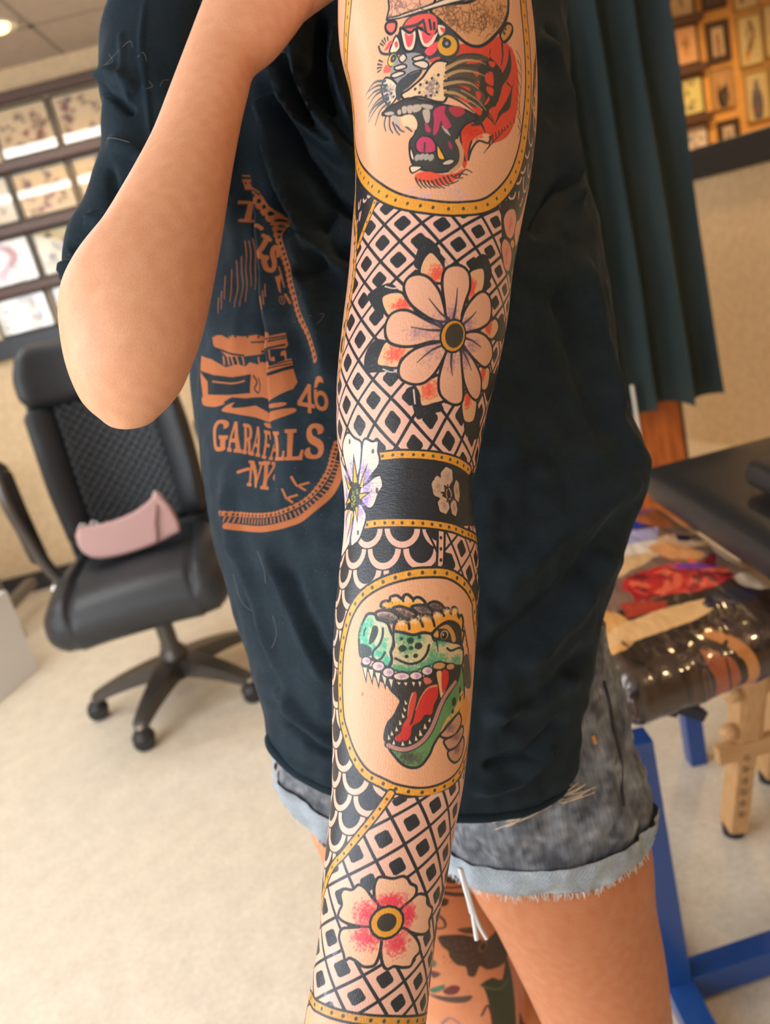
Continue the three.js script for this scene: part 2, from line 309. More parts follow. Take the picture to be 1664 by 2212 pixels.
  band(pts, w, gap, dot = 3.2, gold = GOLD, edge = 4.5) {
    const Q = this.curve(pts, false, true, 16); this.lineQ(Q, w + edge * 2, INK); this.lineQ(Q, w, gold);
    for (let k = 0; k < Q.length * 2; k++) { const i = Math.floor(rnd() * Q.length); this.blobQ([Q[i][0] + (rnd() - 0.5) * w * 0.8 * this.u, Q[i][1] + (rnd() - 0.5) * w * 0.8 * this.u], 2.6, 2.6, rnd() < 0.5 ? '#f0b24e' : '#d08a2c', 0.22); }
    let s = 0, next = gap / 2; for (let i = 1; i < Q.length; i++) { s += Math.hypot(Q[i][0] - Q[i - 1][0], Q[i][1] - Q[i - 1][1]) / this.u; if (s > next) { this.blobQ([Q[i][0], Q[i][1]], dot * 0.95, dot * 1.1, '#3a3f38', 0.92); next += gap; } }
    return this;
  }
}
const INK = '#252a30', GOLD = '#de9733', PINKSKIN = '#e3b09b';
// ---------- the person: measured sections ----------
// tattooed left arm, from the shoulder down: photo row, left and right outline, distance, depth share
const armRows = [[-330, 800, 1090, 0.56, 0.9], [-220, 760, 1120, 0.525, 0.95], [-100, 735, 1132, 0.505, 1], [0, 731, 1140, 0.495, 1], [100, 734, 1152, 0.489, 1], [200, 757, 1158, 0.484, 0.98], [300, 765, 1155, 0.48, 0.96], [400, 768, 1143, 0.476, 0.96],
  [500, 761, 1124, 0.471, 0.97], [600, 753, 1106, 0.466, 0.98], [700, 741, 1095, 0.462, 0.98], [800, 730, 1075, 0.458, 0.97], [880, 727, 1055, 0.455, 0.96], [950, 729, 1040, 0.452, 0.95], [1010, 737, 1029, 0.45, 0.95], [1060, 743, 1017, 0.448, 0.96], [1100, 745, 1020, 0.447, 0.96],
  [1160, 742, 1029, 0.446, 0.94], [1220, 735, 1034, 0.445, 0.92], [1300, 726, 1034, 0.444, 0.9], [1400, 720, 1027, 0.443, 0.9], [1500, 718, 1020, 0.441, 0.9], [1600, 718, 1012, 0.439, 0.89], [1700, 717, 1000, 0.437, 0.88], [1800, 708, 981, 0.434, 0.86],
  [1900, 697, 965, 0.431, 0.83], [2000, 691, 945, 0.428, 0.8], [2100, 677, 932, 0.425, 0.76], [2212, 657, 920, 0.421, 0.72], [2310, 650, 900, 0.418, 0.68], [2400, 650, 905, 0.416, 0.6], [2520, 645, 930, 0.414, 0.42]];
const armL = new Loft(armRows.map(([y, a, b, d, f]) => st(a, y, b, y, d, f)), 400);
// folded right arm, elbow to hand
const foreR = new Loft([[262, 914, 312, 914, 0.476, 0.9], [240, 908, 330, 907, 0.475, 0.9], [218, 897, 348, 894, 0.473, 0.9], [194, 878, 370, 872, 0.471, 0.9], [170, 842, 396, 832, 0.468, 0.9], [144, 765, 427, 748, 0.463, 0.9], [135, 665, 448, 658, 0.463, 0.88], [160, 604, 464, 566, 0.468, 0.86], [219, 530, 480, 468, 0.477, 0.84], [273, 441, 495, 368, 0.488, 0.84], [324, 336, 513, 276, 0.499, 0.84],
  [365, 218, 535, 192, 0.509, 0.8], [402, 108, 553, 148, 0.518, 0.78], [432, 26, 606, 106, 0.527, 0.66], [470, -66, 668, 26, 0.536, 0.5], [540, -140, 715, -45, 0.545, 0.42]].map((a) => st(...a)), 200);
const upperR = new Loft([[200, 850, 370, 850, 0.487, 0.9], [196, 740, 392, 740, 0.50, 0.9], [190, 640, 392, 640, 0.525, 0.85], [225, 500, 400, 500, 0.575, 0.9], [260, 300, 430, 300, 0.615, 0.9], [300, 60, 500, 40, 0.65, 1], [380, -90, 600, -90, 0.68, 1]].map((a) => st(...a)), 120);
// shirt body
const torso = new Loft([[480, -190, 690, -330, 0.70, 0.8], [330, -70, 900, -260, 0.70, 0.5], [300, 60, 1190, -90, 0.70, 0.42], [318, 230, 1222, 90, 0.70, 0.44], [360, 400, 1240, 300, 0.695, 0.46], [392, 560, 1286, 480, 0.69, 0.48], [398, 720, 1316, 640, 0.685, 0.5], [408, 870, 1332, 800, 0.68, 0.51], [424, 960, 1358, 900, 0.678, 0.52], [440, 1050, 1402, 1010, 0.676, 0.52],
  [462, 1150, 1372, 1110, 0.673, 0.53], [486, 1250, 1338, 1210, 0.67, 0.54], [512, 1350, 1304, 1320, 0.667, 0.54], [545, 1450, 1285, 1430, 0.664, 0.54], [568, 1535, 1268, 1510, 0.662, 0.53], [577, 1590, 1252, 1570, 0.66, 0.54], [584, 1625, 1244, 1605, 0.658, 0.56], [598, 1648, 1225, 1632, 0.657, 0.54]].map((a) => st(...a)), 300);
const sleeveR = new Loft([[330, -120, 560, -120, 0.68, 0.9], [258, -20, 480, -60, 0.652, 0.9], [226, 90, 470, 60, 0.63, 0.85], [213, 180, 460, 170, 0.612, 0.8], [220, 255, 450, 260, 0.60, 0.8], [214, 340, 440, 350, 0.588, 0.78], [190, 430, 425, 440, 0.573, 0.74], [143, 505, 405, 530, 0.56, 0.62], [134, 560, 385, 590, 0.552, 0.58], [140, 602, 372, 640, 0.548, 0.56]].map((a) => st(...a)), 160);
// legs
const wdir = V(1, 0, 0);
const down = (C, y, dx, dz) => V(C.x + dx, y, C.z + dz);
const kneeL = at(1312, 2212, 0.75), kneeR = at(1040, 2200, 0.97);
const legL = new Loft([st(1000, 1560, 1290, 1470, 0.71, 0.6), st(1010, 1720, 1350, 1640, 0.715, 0.7), st(1006, 1880, 1395, 1790, 0.715, 0.9), st(1062, 1985, 1408, 1925, 0.727, 0.95), st(1110, 2080, 1432, 2060, 0.738, 0.95), st(1173, 2212, 1452, 2212, 0.75, 0.95),
  sw(down(kneeL, 0.44, 0.01, 0.0), V(0.055, 0, 0), 0.06), sw(down(kneeL, 0.32, 0.012, -0.02), V(0.055, 0, 0), 0.057), sw(down(kneeL, 0.2, 0.015, -0.03), V(0.042, 0, 0), 0.045), sw(down(kneeL, 0.1, 0.015, -0.035), V(0.034, 0, 0), 0.04), sw(down(kneeL, 0.05, 0.015, -0.03), V(0.036, 0, 0), 0.05)], 160);
const legR = new Loft([st(640, 1520, 940, 1560, 0.77, 0.6), st(640, 1660, 940, 1730, 0.81, 0.72), st(690, 1818, 985, 1830, 0.845, 0.9), st(772, 1950, 1052, 1925, 0.885, 0.95), st(858, 2085, 1106, 2050, 0.925, 0.95), st(922, 2190, 1145, 2190, 0.96, 0.95), st(965, 2270, 1182, 2280, 0.98, 0.98),
  sw(down(kneeR, 0.34, 0.03, 0.0), V(0.056, 0, 0), 0.058), sw(down(kneeR, 0.2, 0.04, -0.03), V(0.045, 0, 0), 0.047), sw(down(kneeR, 0.1, 0.045, -0.045), V(0.034, 0, 0), 0.04), sw(down(kneeR, 0.05, 0.045, -0.04), V(0.036, 0, 0), 0.05)], 200);
// denim shorts
const shortL = new Loft([st(900, 1440, 1302, 1330, 0.70, 0.7), st(915, 1540, 1322, 1430, 0.703, 0.75), st(935, 1650, 1356, 1550, 0.706, 0.8), st(950, 1745, 1384, 1660, 0.71, 0.84), st(962, 1805, 1395, 1722, 0.713, 0.86), st(968, 1850, 1384, 1775, 0.716, 0.86)], 120);
const shortR = new Loft([st(590, 1470, 1000, 1540, 0.755, 0.7), st(596, 1560, 990, 1640, 0.775, 0.75), st(600, 1625, 985, 1720, 0.79, 0.78), st(606, 1668, 975, 1790, 0.80, 0.8)], 80);
// ---------- folds of the cloth: measured ridge and valley lines, in photo pixels, height in metres ----------
const folds = [
  [[[620, 100], [632, 181], [647, 235], [672, 280], [714, 316], [775, 372]], 13, 0.014], [[[590, 190], [602, 271], [614, 334], [640, 420], [690, 530], [770, 610]], 15, 0.012],
  [[[690, -20], [661, 72], [656, 127], [667, 181], [687, 235], [705, 271], [732, 307], [775, 360]], 9, 0.013], [[[738, 40], [726, 150], [745, 220], [770, 300]], 11, 0.010],
  [[[695, 20], [684, 110], [694, 190], [720, 260]], 11, -0.012], [[[610, 150], [628, 260], [655, 340], [720, 430], [780, 480]], 9, -0.010], [[[640, 150], [655, 220], [690, 290], [750, 345]], 6, -0.008],
  [[[570, 150], [575, 260], [590, 380], [615, 520]], 12, -0.009], [[[650, 600], [690, 560], [760, 540]], 22, -0.007], [[[640, 480], [670, 600], [700, 720], [720, 850]], 26, 0.006], [[[730, 450], [700, 480], [680, 520]], 12, -0.005],
  [[[533, 400], [545, 560], [560, 720], [572, 860], [580, 960]], 5, -0.004], [[[590, 700], [615, 900], [640, 1080]], 30, 0.003], [[[470, 1000], [520, 1220], [590, 1440], [650, 1580]], 14, 0.006], [[[500, 1180], [560, 1380], [640, 1560]], 12, -0.006],
  [[[560, 1160], [640, 1340], [720, 1500]], 14, 0.004], [[[600, 1200], [680, 1380], [740, 1480]], 12, -0.004], [[[590, 1480], [660, 1560], [740, 1610]], 13, 0.005], [[[600, 1540], [680, 1610], [760, 1650]], 10, -0.005],
  [[[1165, 60], [1200, 180], [1215, 330], [1255, 470]], 12, 0.008], [[[1180, 40], [1220, 200], [1250, 380]], 9, -0.004], [[[1150, 520], [1200, 430], [1240, 380]], 14, -0.006], [[[1240, 520], [1290, 700], [1330, 900], [1390, 1010]], 16, 0.006], [[[1200, 600], [1260, 800], [1330, 980]], 26, -0.005],
  [[[1395, 1015], [1300, 1090], [1180, 1180], [1060, 1300]], 28, 0.006], [[[1370, 1080], [1270, 1220], [1150, 1340], [1040, 1430]], 24, -0.005], [[[1330, 1180], [1240, 1330], [1120, 1460]], 22, 0.005], [[[1290, 1380], [1200, 1490], [1080, 1580]], 20, -0.005], [[[1040, 1560], [1160, 1530], [1260, 1450]], 16, 0.005], [[[1040, 1660], [1150, 1630], [1230, 1540]], 12, -0.005], [[[1020, 1720], [1120, 1690], [1210, 1610]], 10, 0.004],
];
const sleeveFolds = [[[[312, -20], [306, 103], [318, 223], [330, 330]], 5, 0.003], [[[262, 60], [268, 140], [280, 240]], 5, 0.003], [[[215, 188], [245, 205], [290, 246]], 8, -0.010], [[[205, 170], [240, 160], [300, 200]], 14, 0.008], [[[225, 300], [300, 330], [330, 400]], 14, 0.004], [[[185, 470], [215, 480], [250, 470]], 12, 0.006], [[[150, 540], [185, 528], [240, 505]], 9, -0.008], [[[140, 590], [175, 570], [220, 550]], 9, 0.006], [[[235, 350], [250, 420], [255, 470]], 10, -0.005]];
function foldAt(list, x, y) {
  let h = 0;
  for (const [pts, w, a] of list) {
    let best = 1e9, along = 0;
    for (let i = 0; i < pts.length - 1; i++) {
      const [x0, y0] = pts[i], dx = pts[i + 1][0] - x0, dy = pts[i + 1][1] - y0, k = clamp(((x - x0) * dx + (y - y0) * dy) / (dx * dx + dy * dy), 0, 1), d = Math.hypot(x - x0 - k * dx, y - y0 - k * dy);
      if (d < best) { best = d; along = (i + k) / (pts.length - 1); }
    }
    if (best < w * 3) h += a * Math.exp(-best * best / (w * w)) * smooth(0, 0.15, along) * smooth(1, 0.85, along);
  }
  return h;
}
torso.disp = (p, th) => {
  const [x, y] = px(p); let h = 0.0022 * n3(p.x * 16, p.y * 13, p.z * 16) + 0.0012 * n3(p.x * 42, p.y * 30, p.z * 42);
  if (Math.cos(th) < -0.15) return h;
  h += (y < 640 && x < 800 ? 2.0 : 1.6) * foldAt(folds, x, y);
  // the front hangs in two planes that meet at one long crease
  const xc = 530 + (y - 380) * 0.098; h -= 0.009 * smooth(5, -7, x - xc) * smooth(330, 420, y) * smooth(1150, 900, y);
  return h * smooth(-0.15, 0.25, Math.cos(th));
};
torso.shift = (t, th) => V(0, -0.052 * smooth(0.8, 1, t) * Math.max(-0.25, Math.cos(th - 0.35)) + 0.012 * smooth(0.9, 1, t), 0);
sleeveR.disp = (p, th) => { const [x, y] = px(p); const c = Math.cos(th); return 0.0022 * n3(p.x * 22, p.y * 18, p.z * 22) + (c > -0.1 ? 0.8 * foldAt(sleeveFolds, x, y) * smooth(0.0, 0.5, c) : 0); };
const armCanvas = canvas(1536, 2048), armBump = canvas(768, 1024), legCanvas = canvas(768, 1024);
function mottle(cv, base, amp) { // even skin with fine mottling
  const c = cv.getContext('2d'), w = cv.width, h = cv.height, im = c.createImageData(w, h);
  for (let y = 0; y < h; y++) for (let x = 0; x < w; x++) { const k = amp * (0.6 * n2(x * 0.012, y * 0.012) + 0.35 * n2(x * 0.06 + 7, y * 0.06) + 0.4 * n2(x * 0.3, y * 0.3 + 4)), i = (y * w + x) * 4; im.data[i] = base[0] + k * 0.5; im.data[i + 1] = base[1] + k; im.data[i + 2] = base[2] + k; im.data[i + 3] = 255; }
  c.putImageData(im, 0, 0);
}
mottle(armCanvas, SKIN, 7); mottle(legCanvas, SKIN.map((v, i) => v - [14, 26, 30][i]), 8);  // leg base darkened from the arm skin, shade painted into it
{ const c = armBump.getContext('2d'), w = 768, h = 1024, im = c.createImageData(w, h); for (let y = 0; y < h; y++) for (let x = 0; x < w; x++) { const el = smooth(0.06, 0.0, Math.abs(y / h - 0.487)); const k = 128 + 38 * n2(x * 0.35, y * 0.35) + 25 * n2(x * 0.8, y * 0.8) + (18 + 45 * el) * n2(x * 0.05, y * 0.55 + 3), i = (y * w + x) * 4; im.data[i] = im.data[i + 1] = im.data[i + 2] = k; im.data[i + 3] = 255; } c.putImageData(im, 0, 0); }
const A = new Pen(armL, armCanvas, 0.000264);
const TA = [700, 0, 3.0255], T0 = [720, 0, 6.9125], T1 = [920, 0, 6.373], T2 = [780, 240, 4.16], FL = [700, 400, 3.328], EL = [680, 860, 4.16], DN = [680, 1200, 4.16], D1 = [750, 1270, 5.943], D2 = [750, 1440, 5.943], PF = [720, 920, 7.373], WR = [640, 1680, 4.1575];
const F = (f) => A.frame(...f);
const CREAM = '#e6c8a8', RED = '#d2452f', PLUM = '#b23a55', GREEN = '#3f9a6c', LAV = '#8f78c0';
function rows(y0, y1, x0 = 0, x1 = 1) { const keep = A.o, c = armCanvas.getContext('2d'), W = armCanvas.width, a = A.toCanvas(A.frame(0, 0, 1).chart([900, y0]))[1], b = A.toCanvas(A.chart([900, y1]))[1]; c.beginPath(); c.rect(x0 * W, a, (x1 - x0) * W, b - a); A.o = keep; return [a, b]; }
// diamond lattice: cell centres read off the photo, a smooth grid fitted through them
function lattice(nodes, ir, jr, inner = 0.5, lw = 6) {
  const B = (i, j) => [1, i, j, i * i, i * j, j * j], n = 6, P = nodes.map(([i, j, x, y]) => [B(i, j), A.chart([x, y])]);
  const co = [0, 1].map((a) => { const M = Array.from({ length: n }, (_, r) => Array.from({ length: n + 1 }, (_, c) => (r === c && r > 2 ? 0.8 : 0))); for (const [b, q] of P) for (let r = 0; r < n; r++) { for (let c = 0; c < n; c++) M[r][c] += b[r] * b[c]; M[r][n] += b[r] * q[a]; } for (let r = 0; r < n; r++) { const p = M[r][r]; for (let c = r; c <= n; c++) M[r][c] /= p; for (let k = 0; k < n; k++) if (k !== r) { const f = M[k][r]; for (let c = r; c <= n; c++) M[k][c] -= f * M[r][c]; } } return M.map((r) => r[n]); });
  const g = (i, j) => co.map((c) => B(i, j).reduce((s, b, k) => s + b * c[k], 0));
  for (let i = ir[0]; i <= ir[1]; i++) for (let j = jr[0]; j <= jr[1]; j++) {
    const q = [[-1, -1], [1, -1], [1, 1], [-1, 1]].map(([a, b]) => g(i + a * inner * 0.5 + 0.02 * (rnd() - 0.5), j + b * inner * 0.5 + 0.02 * (rnd() - 0.5))), o = [];
    for (let k = 0; k < 4; k++) { const a = q[(k + 3) % 4], p = q[k], b = q[(k + 1) % 4]; o.push([lerp(p[0], a[0], 0.14), lerp(p[1], a[1], 0.14)], [lerp(p[0], b[0], 0.14), lerp(p[1], b[1], 0.14)]); }
    A.fillQ(o, INK);
  }
  for (let i = ir[0]; i <= ir[1] + 1; i++) { const L = []; for (let j = jr[0] - 0.5; j <= jr[1] + 0.51; j += 0.25) L.push(g(i - 0.5, j)); A.lineQ(L, lw, INK); }
  for (let j = jr[0]; j <= jr[1] + 1; j++) { const L = []; for (let i = ir[0] - 0.5; i <= ir[1] + 0.51; i += 0.25) L.push(g(i, j - 0.5)); A.lineQ(L, lw, INK); }
}
// overlapping scales, each a pink rim round a black heart
function scale(q, rx, h, t = 11) {
  const half = (a, b) => { const o = []; for (let k = 0; k <= 16; k++) { const an = k / 16 * Math.PI; o.push([q[0] + Math.cos(an) * a * A.u, q[1] + Math.sin(an) * b * A.u]); } return o; };
  A.fillQ(half(rx + 2.5, h + 2.5), INK); A.fillQ(half(rx, h), PINKSKIN); const inn = half(rx - t, h - t * 1.15), a = inn[0], z = inn[inn.length - 1]; A.fillQ([[a[0], a[1] - 3 * A.u], ...inn, [z[0], z[1] - 3 * A.u]], INK);
}
function scales(o, cols, nrow, ds = 74, dl = 41, rx = 35, h = 40) { for (let r = nrow[1]; r >= nrow[0]; r--) for (let k = cols[0]; k <= cols[1]; k++) scale([o[0] + (k + (r & 1 ? 0.5 : 0)) * ds * A.u, o[1] + r * dl * A.u], rx, h); }

// ---- upper arm: lattice, scales at both sides
const cA = armCanvas.getContext('2d');
rows(395, 1000); cA.save(); cA.clip(); cA.fillStyle = PINKSKIN; cA.fillRect(0, 0, 1536, 2048);
F(FL); lattice([[0, 0, 425, 400], [1, 0, 570, 240], [0, 1, 545, 520], [1, 1, 700, 390], [-1, 0, 300, 565], [-1, 1, 395, 680], [-2, 1, 270, 850], [-2, 2, 370, 985], [-3, 2, 245, 1125], [-4, 2, 160, 1300], [-4, 3, 240, 1420], [-4, 4, 350, 1540], [-5, 3, 160, 1570], [2, 1, 855, 270], [2, 2, 980, 455], [3, 2, 1115, 355], [4, 2, 1215, 290], [-5, 4, 316, 1707], [-4, 5, 466, 1684], [-4, 6, 606, 1804], [-3, 6, 772, 1684], [-3, 7, 892, 1850], [-2, 7, 1002, 1737], [2, 5, 1240, 770]], [-8, 7], [-3, 11]);
cA.restore();
F(FL); // skin at the far left, gold strips, black scale wedge between them
A.fill([[200, 60], [300, 40], [390, 105], [300, 300], [245, 440], [215, 300], [205, 150]], INK, false);
for (const [x, y, r, h] of [[300, 80, 12, 14], [258, 110, 8, 22], [262, 190, 6, 22], [240, 250, 5, 18], [330, 60, 10, 10]]) scale(A.chart([x, y]), r, h, 5);
A.fill([[150, 100], [206, 150], [218, 340], [206, 620], [190, 760], [150, 960], [125, 1130], [108, 1280], [60, 1280], [60, 100]], '#dfa47e', false);
A.band([[208, 60], [222, 190], [232, 330], [222, 560], [203, 740], [164, 960], [140, 1130], [124, 1260], [106, 1400]], 11, 22, 2.4, GOLD, 2.6);
A.band([[380, 85], [330, 210], [245, 440]], 12, 20, 2.4, GOLD, 3);
// right edge: scales above, pink blossom below
F(TA); A.fill([[1400, 300], [1372, 420], [1362, 620], [1350, 800], [1320, 980], [1260, 1130], [1180, 1290], [1190, 1420], [1330, 1420], [1420, 1000], [1430, 600]], INK, false);
for (const [x, y, r, h] of [[1380, 780, 16, 26], [1355, 880, 18, 26], [1330, 960, 18, 26], [1370, 990, 14, 24], [1300, 1060, 20, 26], [1345, 1090, 16, 26], [1270, 1130, 20, 26], [1320, 1180, 18, 28], [1228, 1230, 20, 26], [1290, 1270, 16, 28], [1375, 640, 12, 26], [1385, 530, 9, 24]]) scale(A.chart([x, y]), r, h, 5);
A.band([[1175, 1290], [1190, 1330], [1178, 1400]], 9, 16, 2, GOLD, 2.5);
F(FL); A.fill([[1270, 120], [1400, 100], [1470, 300], [1440, 640], [1330, 660], [1280, 420]], INK, false);
A.shape([[1290, 250], [1320, 180], [1370, 170], [1385, 250], [1370, 340], [1345, 390], [1310, 360]], '#df9a86', 4).shape([[1275, 440], [1300, 380], [1340, 430], [1350, 520], [1330, 620], [1300, 600], [1285, 520]], '#dc9484', 4).shape([[1385, 260], [1420, 200], [1430, 300], [1395, 400], [1370, 380]], '#df9a86', 4);
A.shade([1340, 290], 10, 22, '#cf5f4c', 60, 0.3).shade([1315, 500], 8, 22, '#cf5f4c', 60, 0.3);
A.shape([[1345, 400], [1362, 390], [1370, 430], [1355, 460], [1342, 430]], GOLD, 3);

// ---- big blossom
const under = [[[690, 640], [700, 560], [740, 495], [780, 480], [830, 530], [862, 590], [850, 700], [760, 690]], [[1040, 640], [1095, 597], [1150, 600], [1158, 690], [1135, 775], [1060, 870], [1030, 800]], [[600, 830], [560, 772], [480, 770], [420, 800], [415, 850], [445, 925], [480, 945], [540, 925], [660, 915]], [[450, 1120], [400, 1200], [380, 1290], [450, 1310], [530, 1312], [560, 1250], [660, 1170], [560, 1130]], [[650, 1420], [680, 1500], [700, 1590], [790, 1575], [870, 1545], [845, 1480], [830, 1370], [760, 1390]], [[1120, 1050], [1190, 985], [1235, 955], [1257, 1010], [1242, 1070], [1200, 1110]], [[1115, 1305], [1190, 1315], [1182, 1440], [1150, 1480], [1115, 1430]], [[990, 1560], [1040, 1480], [1100, 1540], [1080, 1690], [1010, 1700]]];
const grow = (p, k) => p.map(([x, y]) => [932 + (x - 932) * k, 1083 + (y - 1083) * k]);
under.forEach((u, i) => { A.fill(grow(u, 1.17).map(([x, y], j) => [x + 14 * Math.sin(j * 2.1 + i), y + 14 * Math.cos(j * 1.7 + i)]), INK); A.shade(u[2], 24, 24, '#5b6066', 30, 0.2, 2); });
A.line([[440, 728], [500, 742], [560, 732]], 3.2, '#cdb9a8').line([[425, 1322], [480, 1344], [540, 1336]], 3, '#aeb0ae').line([[645, 1470], [655, 1570]], 3.4, '#cdb9a8').line([[870, 545], [912, 592]], 3, '#b9a492');
under.forEach((u, i) => { A.shape(u, '#e0ab80', 5.5); });
for (const [x, y, rx, ry] of [[810, 640, 14, 20], [1065, 740, 9, 20], [565, 860, 22, 13], [510, 1215, 20, 17], [760, 1470, 17, 22], [1185, 1020, 10, 14], [1145, 1350, 8, 16], [1035, 1540, 9, 16]]) A.shade([x, y], rx, ry, '#e0503c', 240, 0.34);
const petals = [[[800, 975], [700, 920], [615, 845], [575, 745], [600, 670], [680, 640], [760, 670], [830, 760], [862, 860], [885, 970]], [[890, 970], [865, 840], [850, 700], [870, 610], [930, 575], [1000, 585], [1045, 640], [1050, 740], [1020, 830], [995, 920], [980, 980]], [[985, 995], [1020, 885], [1090, 793], [1150, 765], [1195, 810], [1206, 900], [1190, 980], [1130, 1030], [1060, 1050], [1010, 1060]], [[1010, 1070], [1090, 1052], [1160, 1080], [1207, 1150], [1212, 1230], [1187, 1290], [1150, 1310], [1100, 1270], [1050, 1215], [1000, 1140]], [[985, 1165], [1050, 1220], [1100, 1300], [1132, 1400], [1126, 1500], [1095, 1546], [1050, 1510], [1010, 1420], [990, 1300], [975, 1200]], [[890, 1180], [850, 1290], [825, 1400], [835, 1500], [890, 1560], [950, 1580], [997, 1550], [1002, 1450], [992, 1300], [975, 1180]], [[870, 1130], [770, 1140], [650, 1180], [560, 1260], [535, 1340], [560, 1400], [640, 1432], [720, 1420], [790, 1360], [842, 1280], [885, 1180]], [[850, 1030], [740, 970], [600, 900], [500, 915], [450, 980], [440, 1060], [470, 1130], [560, 1160], [660, 1155], [770, 1125], [860, 1115]]];
for (const p of petals) A.shape(p, '#dfa688', 5.5);
for (const [x, y, rx, ry] of [[830, 990, 24, 18], [690, 1060, 34, 12], [780, 1190, 22, 26], [920, 930, 14, 18], [1040, 1000, 16, 16], [1070, 1150, 16, 20], [1020, 1250, 10, 24], [920, 1260, 14, 24], [870, 1060, 18, 22]]) A.shade([x, y], rx, ry, '#86648c', 120, 0.16, 2.4);
for (const l of [[[900, 960], [840, 920], [755, 815]], [[930, 970], [950, 860], [960, 740]], [[1000, 1000], [1050, 960], [1095, 910]], [[840, 1045], [740, 1040], [625, 1020]], [[880, 1140], [770, 1190], [670, 1275]], [[920, 1190], [915, 1290], [925, 1370]], [[990, 1180], [1030, 1250], [1060, 1330]], [[1020, 1100], [1070, 1120], [1130, 1165]]]) A.line(l, 6, '#4a4046', 1.5);
A.dot([932, 1083], 29, 35, INK).dot([932, 1083], 25.5, 31, '#cf8a35').dot([940, 1080], 20, 25, '#3d3a30');

// ---- the tiger in its ring
F(TA); A.fill([[160, -120], [150, 120], [142, 280], [150, 470], [172, 600], [192, 760], [204, 950], [226, 1085], [320, 1205], [480, 1300], [700, 1345], [900, 1352], [1080, 1322], [1215, 1185], [1285, 1000], [1316, 800], [1332, 600], [1325, 300], [1300, 50], [1290, -120]], '#dfa47e', false);
A.fill([[40, -120], [160, -120], [150, 120], [142, 280], [150, 470], [172, 600], [150, 600], [80, 400]], '#dfa47e', false);
A.band([[165, -120], [158, 60], [143, 280], [147, 470], [165, 580], [186, 720], [195, 800], [200, 950], [222, 1090], [315, 1218], [480, 1312], [700, 1354], [900, 1364], [1080, 1332], [1222, 1190], [1292, 1000], [1322, 800], [1338, 600], [1330, 300], [1308, 50], [1298, -120]], 24, 30, 3.4);
for (const [x, y] of [[640, 1290], [560, 1260], [690, 1280], [900, 1290], [850, 1250]]) A.shade([x, y], 18, 8, '#b9a0c4', 22, 0.18, 3);
for (let k = 0; k < 60; k++) A.dot([680 + 560 * rnd(), 1330 + 50 * rnd()], 4, 2.5, '#d9832c', 0.16);
// fur: red ground with black bars
A.fill([[830, 330], [880, 290], [1000, 300], [1100, 255], [1165, 235], [1200, 290], [1235, 330], [1265, 450], [1272, 600], [1258, 750], [1225, 850], [1180, 905], [1100, 935], [1085, 880], [1020, 880], [960, 935], [930, 1085], [905, 1080], [890, 950], [885, 860], [920, 790], [1000, 760], [960, 700], [900, 620], [850, 500]], RED);
A.shade([1180, 420], 26, 60, '#b8455a', 200, 0.16, 3).shade([960, 860], 24, 20, '#c0301c', 160, 0.25, 3);
F(T1); // dark cheek, stripes between cheek and ruff
A.fill([[240, 900], [420, 770], [700, 735], [880, 820], [800, 960], [780, 1200], [830, 1330], [760, 1500], [600, 1440], [420, 1340], [250, 1270], [230, 1080]], '#54483b');
for (const s of [[[600, 840], [770, 820], [720, 870], [560, 880]], [[430, 640], [560, 600], [700, 640], [620, 700], [430, 760]], [[760, 680], [880, 620], [860, 740], [780, 730]], [[660, 990], [730, 990], [720, 1050], [680, 1040]], [[660, 1120], [750, 1130], [740, 1200]], [[430, 1180], [590, 1200], [600, 1250], [500, 1230]], [[460, 1330], [600, 1390], [580, 1420], [480, 1370]]]) A.fill(s, '#cb4630');
for (const s of [[[900, 640], [880, 760], [960, 860], [1040, 960], [1060, 1000], [1130, 840], [1150, 660], [1180, 900], [1140, 1060], [1060, 1180], [1020, 1330], [960, 1460], [850, 1600], [760, 1700], [690, 1720], [640, 1610], [760, 1480], [820, 1330], [740, 1200], [760, 1040], [720, 960], [790, 860], [870, 820]], [[1240, 1030], [1200, 1180], [1180, 1360], [1150, 1500], [1040, 1580], [960, 1700], [1000, 1560], [1080, 1440], [1150, 1300]]]) A.fill(s, '#3a3731');
for (const s of [[[830, 1010], [920, 1000], [930, 1180], [830, 1130]], [[840, 1190], [930, 1220], [920, 1320], [850, 1270]], [[690, 1260], [760, 1280], [740, 1380], [700, 1330]], [[690, 1480], [770, 1500], [760, 1590], [700, 1560]], [[870, 840], [960, 870], [930, 930], [880, 900]], [[930, 620], [1040, 600], [1050, 720], [980, 820], [930, 760]], [[870, 1520], [940, 1470], [1000, 1500], [970, 1650], [900, 1600]], [[800, 1440], [870, 1330], [880, 1380], [830, 1440]]]) A.fill(s, '#cc4630');
for (const l of [[[1120, 1140], [1180, 1200]], [[820, 1560], [960, 1720]], [[640, 1720], [780, 1720]], [[770, 1710], [820, 1820]], [[1050, 600], [1060, 760], [1040, 900]]]) A.line(l, 5, '#3a3731', 2);
for (let k = 0; k < 9; k++) { const x = 1280 + 12 * Math.sin(k), y = 820 + k * 130; A.line([[x - 30 + k * 2, y - 120], [x + 25, y], [x + 30 - k * 6, y + 150]], 2.2, '#4b4038', 1); }
for (let k = 0; k < 9; k++) A.line([[880 + k * 42, 1880 - k * 24], [880 + k * 42, 1990 - k * 40], [800 + k * 52, 2110 - k * 62]], 3.2, '#3a3731', 1.2);
A.line([[590, 2180], [640, 2040], [730, 1940], [860, 1970], [900, 1880]], 4.5, '#3a3731').line([[470, 1760], [490, 2000], [540, 2212]], 4, '#3a3731').line([[590, 2200], [600, 2050], [630, 1950]], 4, '#3a3731');
